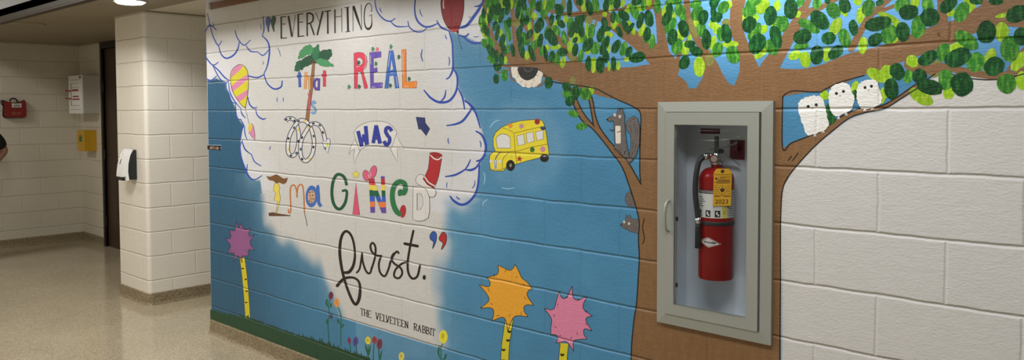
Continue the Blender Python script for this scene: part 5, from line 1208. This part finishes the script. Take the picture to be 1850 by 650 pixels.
plate('emblem_ring', ring((0.003,1.322),0.0165,26), 0.0007, 0.0002, M_tagp, card); plate('emblem_disc', ring((0.003,1.322),0.0152,26), 0.0010, 0.0002, M_tag, card)
plate('emblem_flame', [(0.003,1.334),(0.007,1.326),(0.013,1.327),(0.010,1.317),(0.003,1.312),(-0.004,1.317),(-0.007,1.327),(-0.001,1.326)], 0.0014, 0.0003, M_tagp, card)
bm = bmesh.new(); tube(bm, crom([TG(0.003, tz1-0.010, 0.002), TG(0.006, tz1+0.006, -0.01), E3(0.010, 0.018, zv+0.02), E3(0.0, 0.016, zv+0.03)], False, 4), 0.0012, 6); bmobj('tie', bm, M_rubber, tg)

# ================================================================== ALCOVE THINGS
# red first aid bag on the back wall
M_bag = mat('red_nylon', (0.23, 0.016, 0.012), rough=0.75, vary=0.15, scale=60); M_pipe = mat('bag_black', (0.016, 0.008, 0.008), rough=0.7)
bg = thing('first_aid_bag', 'red soft bag with black handle hanging on the tan back wall', 'bag', (BXW, 0.16, 1.55))
def bagm(name, inset, x0, x1, m, parent):
    pts = [(0.045,1.57),(0.055,1.552),(0.075,1.545),(0.25,1.546),(0.275,1.553),(0.284,1.57),(0.284,1.70),(0.278,1.745),(0.268,1.757),(0.225,1.735),(0.165,1.725),(0.10,1.735),(0.062,1.752),(0.046,1.742),(0.052,1.68),(0.048,1.62)]
    c = (0.165, 1.645); bm = bmesh.new(); prism(bm, [(c[0]+(y-c[0])*inset, c[1]+(z-c[1])*inset) for y, z in pts], x0, x1, plane='yz')
    return bmobj(name, bm, m, parent, bevel=0.008, seg=2)
bagm('back_panel', 1.0, BXW+0.002, BXW+0.045, M_pipe, bg); fr_ = bagm('front_panel', 0.93, BXW+0.03, BXW+0.085, M_bag, bg)
bm = bmesh.new(); tube(bm, crom([(BXW+0.05,0.115,1.738),(BXW+0.05,0.125,1.765),(BXW+0.05,0.15,1.775),(BXW+0.05,0.175,1.768),(BXW+0.05,0.20,1.735)], False, 5), 0.008, 8); bmobj('carry_handle', bm, M_pipe, bg, smooth=True)
bm = bmesh.new(); tube(bm, crom([(BXW+0.03,0.05,1.75),(BXW+0.03,0.03,1.745),(BXW+0.03,0.035,1.71),(BXW+0.03,0.052,1.69)], False, 5), 0.006, 8); bmobj('side_strap', bm, M_pipe, bg, smooth=True)
tgp = boxobj('name_label', (BXW+0.0855, BXW+0.087, 0.125, 0.225, 1.668, 1.716), M_lab, bg)
for a, b, z, h_ in ((0.15,0.20,1.704,0.006),(0.138,0.215,1.686,0.007),(0.138,0.215,1.677,0.005)): boxobj('print_line', (BXW+0.087, BXW+0.0875, a, b, z, z+h_), M_pr, tgp)
lettering('FIRST AID', 0.022, lambda u, v: Vector((BXW+0.0862, 0.17+u, 1.603+v)), mat('bag_print', (0.55, 0.25, 0.16), rough=0.6), bg)
lettering('EMERGENCY KIT', 0.012, lambda u, v: Vector((BXW+0.0862, 0.17+u, 1.585+v)), MATS['bag_print'], bg)

# grey wall box with white notice
M_boxg = mat('grey_powder_coat', A(186, 182, 172), rough=0.5); M_notice = mat('notice_white', A(226, 224, 220), rough=0.5)
wb = thing('wall_box', 'grey metal wall box with a white notice on its front left of the dark door', 'wall box', (-9.23, SYW, 1.6))
bx0, bx1, by0, bz0_, bz1_ = -9.46, -9.0, 0.72, 1.597, 2.045
boxobj('housing', (bx0, bx1, by0, SYW-0.001, bz0_, bz1_), M_boxg, wb, 0.004)
nt_ = boxobj('front_door', (bx0+0.004, bx1-0.002, by0-0.012, by0-0.0005, bz0_-0.003, bz1_+0.003), M_notice, wb, 0.002)
M_rp = mat('notice_red', (0.32, 0.02, 0.05), rough=0.5); M_gp = mat('notice_grey', (0.16, 0.16, 0.17), rough=0.5)
yy = by0-0.0125
for a, b, z, h_, m_ in ((0.12,0.33,1.862,0.022,M_rp),(0.14,0.34,1.790,0.016,M_rp),(0.12,0.37,1.757,0.016,M_rp),(0.05,0.40,1.995,0.004,M_gp),(0.05,0.40,1.640,0.004,M_gp),(0.10,0.36,1.903,0.004,M_gp),(0.10,0.36,1.688,0.004,M_gp),(0.08,0.36,1.955,0.003,M_gp)):
    boxobj('print_bar', (bx0+a, bx0+b, yy-0.0005, yy, z, z+h_), m_, nt_)
boxobj('print_bar', (bx0+0.08, bx0+0.10, yy-0.0005, yy, 1.685, 1.955), M_gp, nt_); boxobj('badge', (bx0+0.36, bx0+0.43, yy-0.003, yy, 2.015, 2.033), M_black, nt_, 0.001)
for z in (1.775, 1.868): bm = bmesh.new(); tube(bm, [(bx0+0.10, by0-0.012, z), (bx0+0.02, by0-0.05, z), (bx0+0.02, by0-0.05, z+0.012)], 0.007, 8); bmobj('hook', bm, M_rp, wb)

# yellow box below
yb = thing('yellow_wall_box', 'rounded yellow plastic box on the alcove wall below the grey box', 'wall box', (-9.25, SYW, 1.14))
M_yel = mat('yellow_plastic', (0.60, 0.34, 0.012), rough=0.4)
bm = bmesh.new(); box(bm, -9.38, -9.13, 0.765, SYW-0.001, 1.14, 1.39)
bmobj('housing', bm, M_yel, yb, bevel=0.022, seg=4, smooth=False)
gy = boxobj('green_label', (-9.31, -9.22, 0.7635, 0.765, 1.25, 1.33), mat('label_green', (0.10, 0.24, 0.05), rough=0.5), yb)
for z in (1.262, 1.29): boxobj('print_line', (-9.295, -9.235, 0.763, 0.7635, z, z+0.012), M_pr, gy)
bm = bmesh.new(); tube(bm, [(-9.1305, 0.79, 1.29), (-9.122, 0.79, 1.29)], 0.014, 12); bmobj('latch_knob', bm, M_yel, yb)

# hand sanitiser dispenser on the pillar
dp_ = thing('soap_dispenser', 'white and black hand sanitizer dispenser on the cream pillar', 'dispenser', (-5.84, PYF, 1.04))
sx0, sx1 = -5.897, -5.767
M_dw = mat('dispenser_white', A(232, 228, 228, 0.84), rough=0.3); M_db = mat('dispenser_black', (0.012, 0.016, 0.016), rough=0.35)
bm = bmesh.new(); prism(bm, [(PYF-0.001, 1.045), (PYF-0.001, 1.295), (PYF-0.030, 1.293), (PYF-0.052, 1.25), (PYF-0.068, 1.18), (PYF-0.072, 1.11), (PYF-0.064, 1.045)], sx0, sx1, plane='yz'); bmobj('back_housing', bm, M_db, dp_, bevel=0.004, seg=2)
bm = bmesh.new(); prism(bm, [(PYF-0.0305, 1.293), (PYF-0.034, 1.300), (PYF-0.055, 1.298), (PYF-0.084, 1.25), (PYF-0.104, 1.18), (PYF-0.114, 1.11), (PYF-0.116, 1.072), (PYF-0.092, 1.078), (PYF-0.086, 1.036), (PYF-0.0645, 1.045), (PYF-0.0725, 1.11), (PYF-0.0685, 1.18), (PYF-0.0525, 1.25)], sx0-0.004, sx1+0.002, plane='yz')
cv = bmobj('front_cover', bm, M_dw, dp_, bevel=0.003, seg=2)
bm = bmesh.new(); prism(bm, [(PYF-0.0745, 1.262), (PYF-0.0775, 1.263), (PYF-0.1065, 1.180), (PYF-0.1035, 1.179)], -5.857, -5.842, plane='yz'); bmobj('sight_window', bm, M_db, cv)
bm = bmesh.new(); box(bm, sx0+0.015, sx1-0.03, PYF-0.108, PYF-0.086, 1.040, 1.0755); bmobj('push_pad', bm, M_db, dp_, bevel=0.006, seg=2)

# ================================================================== PERSON at the left edge
def skin_mesh(name, joints, bones, material, parent, sub=2):
    me = bpy.data.meshes.new(name); keys = list(joints); ix = {k: i for i, k in enumerate(keys)}
    me.from_pydata([joints[k][:3] for k in keys], [(ix[a], ix[b]) for a, b in bones], [])
    o = link(name, me, material, parent)
    md = o.modifiers.new('skin', 'SKIN'); md.use_smooth_shade = True
    for k in keys:
        v = me.skin_vertices[0].data[ix[k]]; r = joints[k][3]; v.radius = r if isinstance(r, tuple) else (r, r); v.use_root = (k == keys[0])
    s = o.modifiers.new('sub', 'SUBSURF'); s.levels = sub; s.render_levels = sub
    return o
px_, py_ = -8.86, -0.47            # stands by the alcove, facing the corridor (+x)
M_skin = mat('skin', (0.40, 0.22, 0.15), rough=0.5); M_shirt = mat('black_cotton', (0.010, 0.010, 0.011), rough=0.9); M_jean = mat('dark_denim', (0.020, 0.024, 0.036), rough=0.9); M_hair = mat('brown_hair', (0.045, 0.026, 0.016), rough=0.6); M_shoe = mat('dark_shoe', (0.018, 0.018, 0.018), rough=0.5)
person = thing('person', 'person in a black short-sleeved shirt with one elbow out at the left edge', 'person', (px_, py_, 0))
J = {'pelvis': (px_, py_, 0.98, (0.15, 0.11)), 'waist': (px_, py_, 1.12, (0.135, 0.10)), 'chest': (px_-0.01, py_, 1.34, (0.165, 0.115)), 'collar': (px_-0.015, py_, 1.47, (0.10, 0.075)), 'neck': (px_-0.01, py_, 1.555, 0.056),
     'jaw': (px_+0.015, py_, 1.64, (0.068, 0.078)), 'skull': (px_+0.01, py_, 1.72, (0.078, 0.094)), 'crown': (px_, py_, 1.785, (0.055, 0.065)),
     'shl': (px_-0.02, py_+0.17, 1.44, 0.068), 'ell': (px_-0.085, py_+0.355, 1.185, 0.045), 'wrl': (px_+0.07, py_+0.20, 1.055, 0.030), 'hal': (px_+0.085, py_+0.155, 1.03, (0.036, 0.018)),
     'shr': (px_-0.02, py_-0.17, 1.44, 0.068), 'elr': (px_-0.03, py_-0.25, 1.14, 0.045), 'wrr': (px_+0.04, py_-0.24, 0.90, 0.030), 'har': (px_+0.06, py_-0.235, 0.83, (0.020, 0.038))}
Bn = [('pelvis','waist'),('waist','chest'),('chest','collar'),('collar','neck'),('neck','jaw'),('jaw','skull'),('skull','crown'),('chest','shl'),('shl','ell'),('ell','wrl'),('wrl','hal'),('chest','shr'),('shr','elr'),('elr','wrr'),('wrr','har')]
for s, q in (('l', 1), ('r', -1)):
    J['hip'+s] = (px_, py_+0.095*q, 0.90, 0.088); J['kn'+s] = (px_+0.015, py_+0.105*q, 0.50, 0.060); J['an'+s] = (px_-0.02, py_+0.11*q, 0.09, 0.042); J['to'+s] = (px_+0.13, py_+0.13*q, 0.035, (0.045, 0.030))
    Bn += [('pelvis','hip'+s),('hip'+s,'kn'+s),('kn'+s,'an'+s),('an'+s,'to'+s)]
# hands: five separate fingers each; the left one rests on the hip, the right hangs
for s, base, dirn, side, nrm in (('l', Vector(J['hal'][:3]), Vector((0.35,-0.80,-0.48)).normalized(), Vector((0.75,0.15,0.35)).normalized(), Vector((-0.3,-0.5,0.6)).normalized()), ('r', Vector(J['har'][:3]), Vector((0.15,0.03,-1)).normalized(), Vector((1,0,0.1)).normalized(), Vector((0,1,0)))):
    for k, (off, L) in enumerate(((-0.026,0.062),(-0.009,0.074),(0.009,0.078),(0.026,0.070))):
        a = base+side*off+dirn*0.035; b = a+dirn*L*0.5+nrm*0.006; c = a+dirn*L+nrm*0.022
        for nm, p, r in (('a', a, 0.0105), ('b', b, 0.0092), ('c', c, 0.0078)): J['f%s%d%s' % (s, k, nm)] = (*p, r)
        Bn += [('ha'+s, 'f%s%da' % (s, k)), ('f%s%da' % (s, k), 'f%s%db' % (s, k)), ('f%s%db' % (s, k), 'f%s%dc' % (s, k))]
    a = base+side*0.034-dirn*0.012; b = a+side*0.02+dirn*0.028; c = b+dirn*0.026+nrm*0.008
    for nm, p, r in (('a', a, 0.012), ('b', b, 0.0105), ('c', c, 0.009)): J['t%s%s' % (s, nm)] = (*p, r)
    Bn += [('ha'+s, 't%sa' % s), ('t%sa' % s, 't%sb' % s), ('t%sb' % s, 't%sc' % s)]
skin_mesh('body', J, Bn, M_skin, person)
g = lambda k, r: (*J[k][:3], r)
lerp = lambda a, b, t: tuple(J[a][i]+(J[b][i]-J[a][i])*t for i in range(3))
sh = {'w': (px_, py_, 0.93, (0.170, 0.135)), 'waist': g('waist', (0.155, 0.120)), 'chest': g('chest', (0.185, 0.135)), 'collar': g('collar', (0.105, 0.085)), 'shl': g('shl', 0.085), 'sl': (*lerp('shl','ell',0.92), 0.074), 'shr': g('shr', 0.085), 'sr': (*lerp('shr','elr',0.7), 0.074)}
skin_mesh('shirt', sh, [('w','waist'),('waist','chest'),('chest','collar'),('chest','shl'),('shl','sl'),('chest','shr'),('shr','sr')], M_shirt, person)
tr_ = {'p': (px_, py_, 0.96, (0.165, 0.13))}
for s in 'lr': tr_['h'+s] = g('hip'+s, 0.102); tr_['k'+s] = g('kn'+s, 0.076); tr_['c'+s] = (*J['an'+s][:2], 0.13, 0.062)
skin_mesh('trousers', tr_, [('p','hl'),('hl','kl'),('kl','cl'),('p','hr'),('hr','kr'),('kr','cr')], M_jean, person)
for s in 'lr': skin_mesh('shoe', {'h': (J['an'+s][0]-0.03, J['an'+s][1], 0.055, (0.045,0.050)), 'm': (J['an'+s][0]+0.06, J['an'+s][1]+0.005, 0.050, (0.050,0.046)), 't': (J['to'+s][0]+0.02, J['to'+s][1], 0.040, (0.045,0.034))}, [('h','m'),('m','t')], M_shoe, person)
hr_ = {'a': (px_-0.012, py_, 1.745, (0.086, 0.098)), 'b': (px_-0.012, py_, 1.795, (0.062, 0.072)), 'c': (px_-0.04, py_, 1.67, (0.07, 0.055))}
skin_mesh('hair', hr_, [('a','b'),('a','c')], M_hair, person)
hx = px_+0.09
for q in (1, -1):
    bm = bmesh.new(); bmesh.ops.create_uvsphere(bm, u_segments=10, v_segments=8, radius=0.012, matrix=Matrix.Translation((hx-0.004, py_+0.032*q, 1.685))); bmobj('eye', bm, M_lab, person, smooth=True)
bm = bmesh.new(); tube(bm, [(hx-0.005,py_,1.70),(hx+0.012,py_,1.66),(hx+0.016,py_,1.648),(hx-0.006,py_,1.64)], [0.006,0.010,0.013,0.009], 10); bmobj('nose', bm, M_skin, person, smooth=True)
bm = bmesh.new(); tube(bm, [(hx-0.018,py_-0.026,1.612),(hx-0.006,py_,1.610),(hx-0.018,py_+0.026,1.612)], [0.003,0.007,0.003], 8); bmobj('mouth', bm, mat('lip', (0.30, 0.10, 0.08), rough=0.5), person, smooth=True)
for q in (1, -1):
    bm = bmesh.new(); bmesh.ops.create_uvsphere(bm, u_segments=10, v_segments=8, radius=0.03, matrix=Matrix.Translation((px_+0.005, py_+0.079*q, 1.68)) @ Matrix.Diagonal((0.6, 0.3, 1.0, 1))); bmobj('ear', bm, M_skin, person, smooth=True)
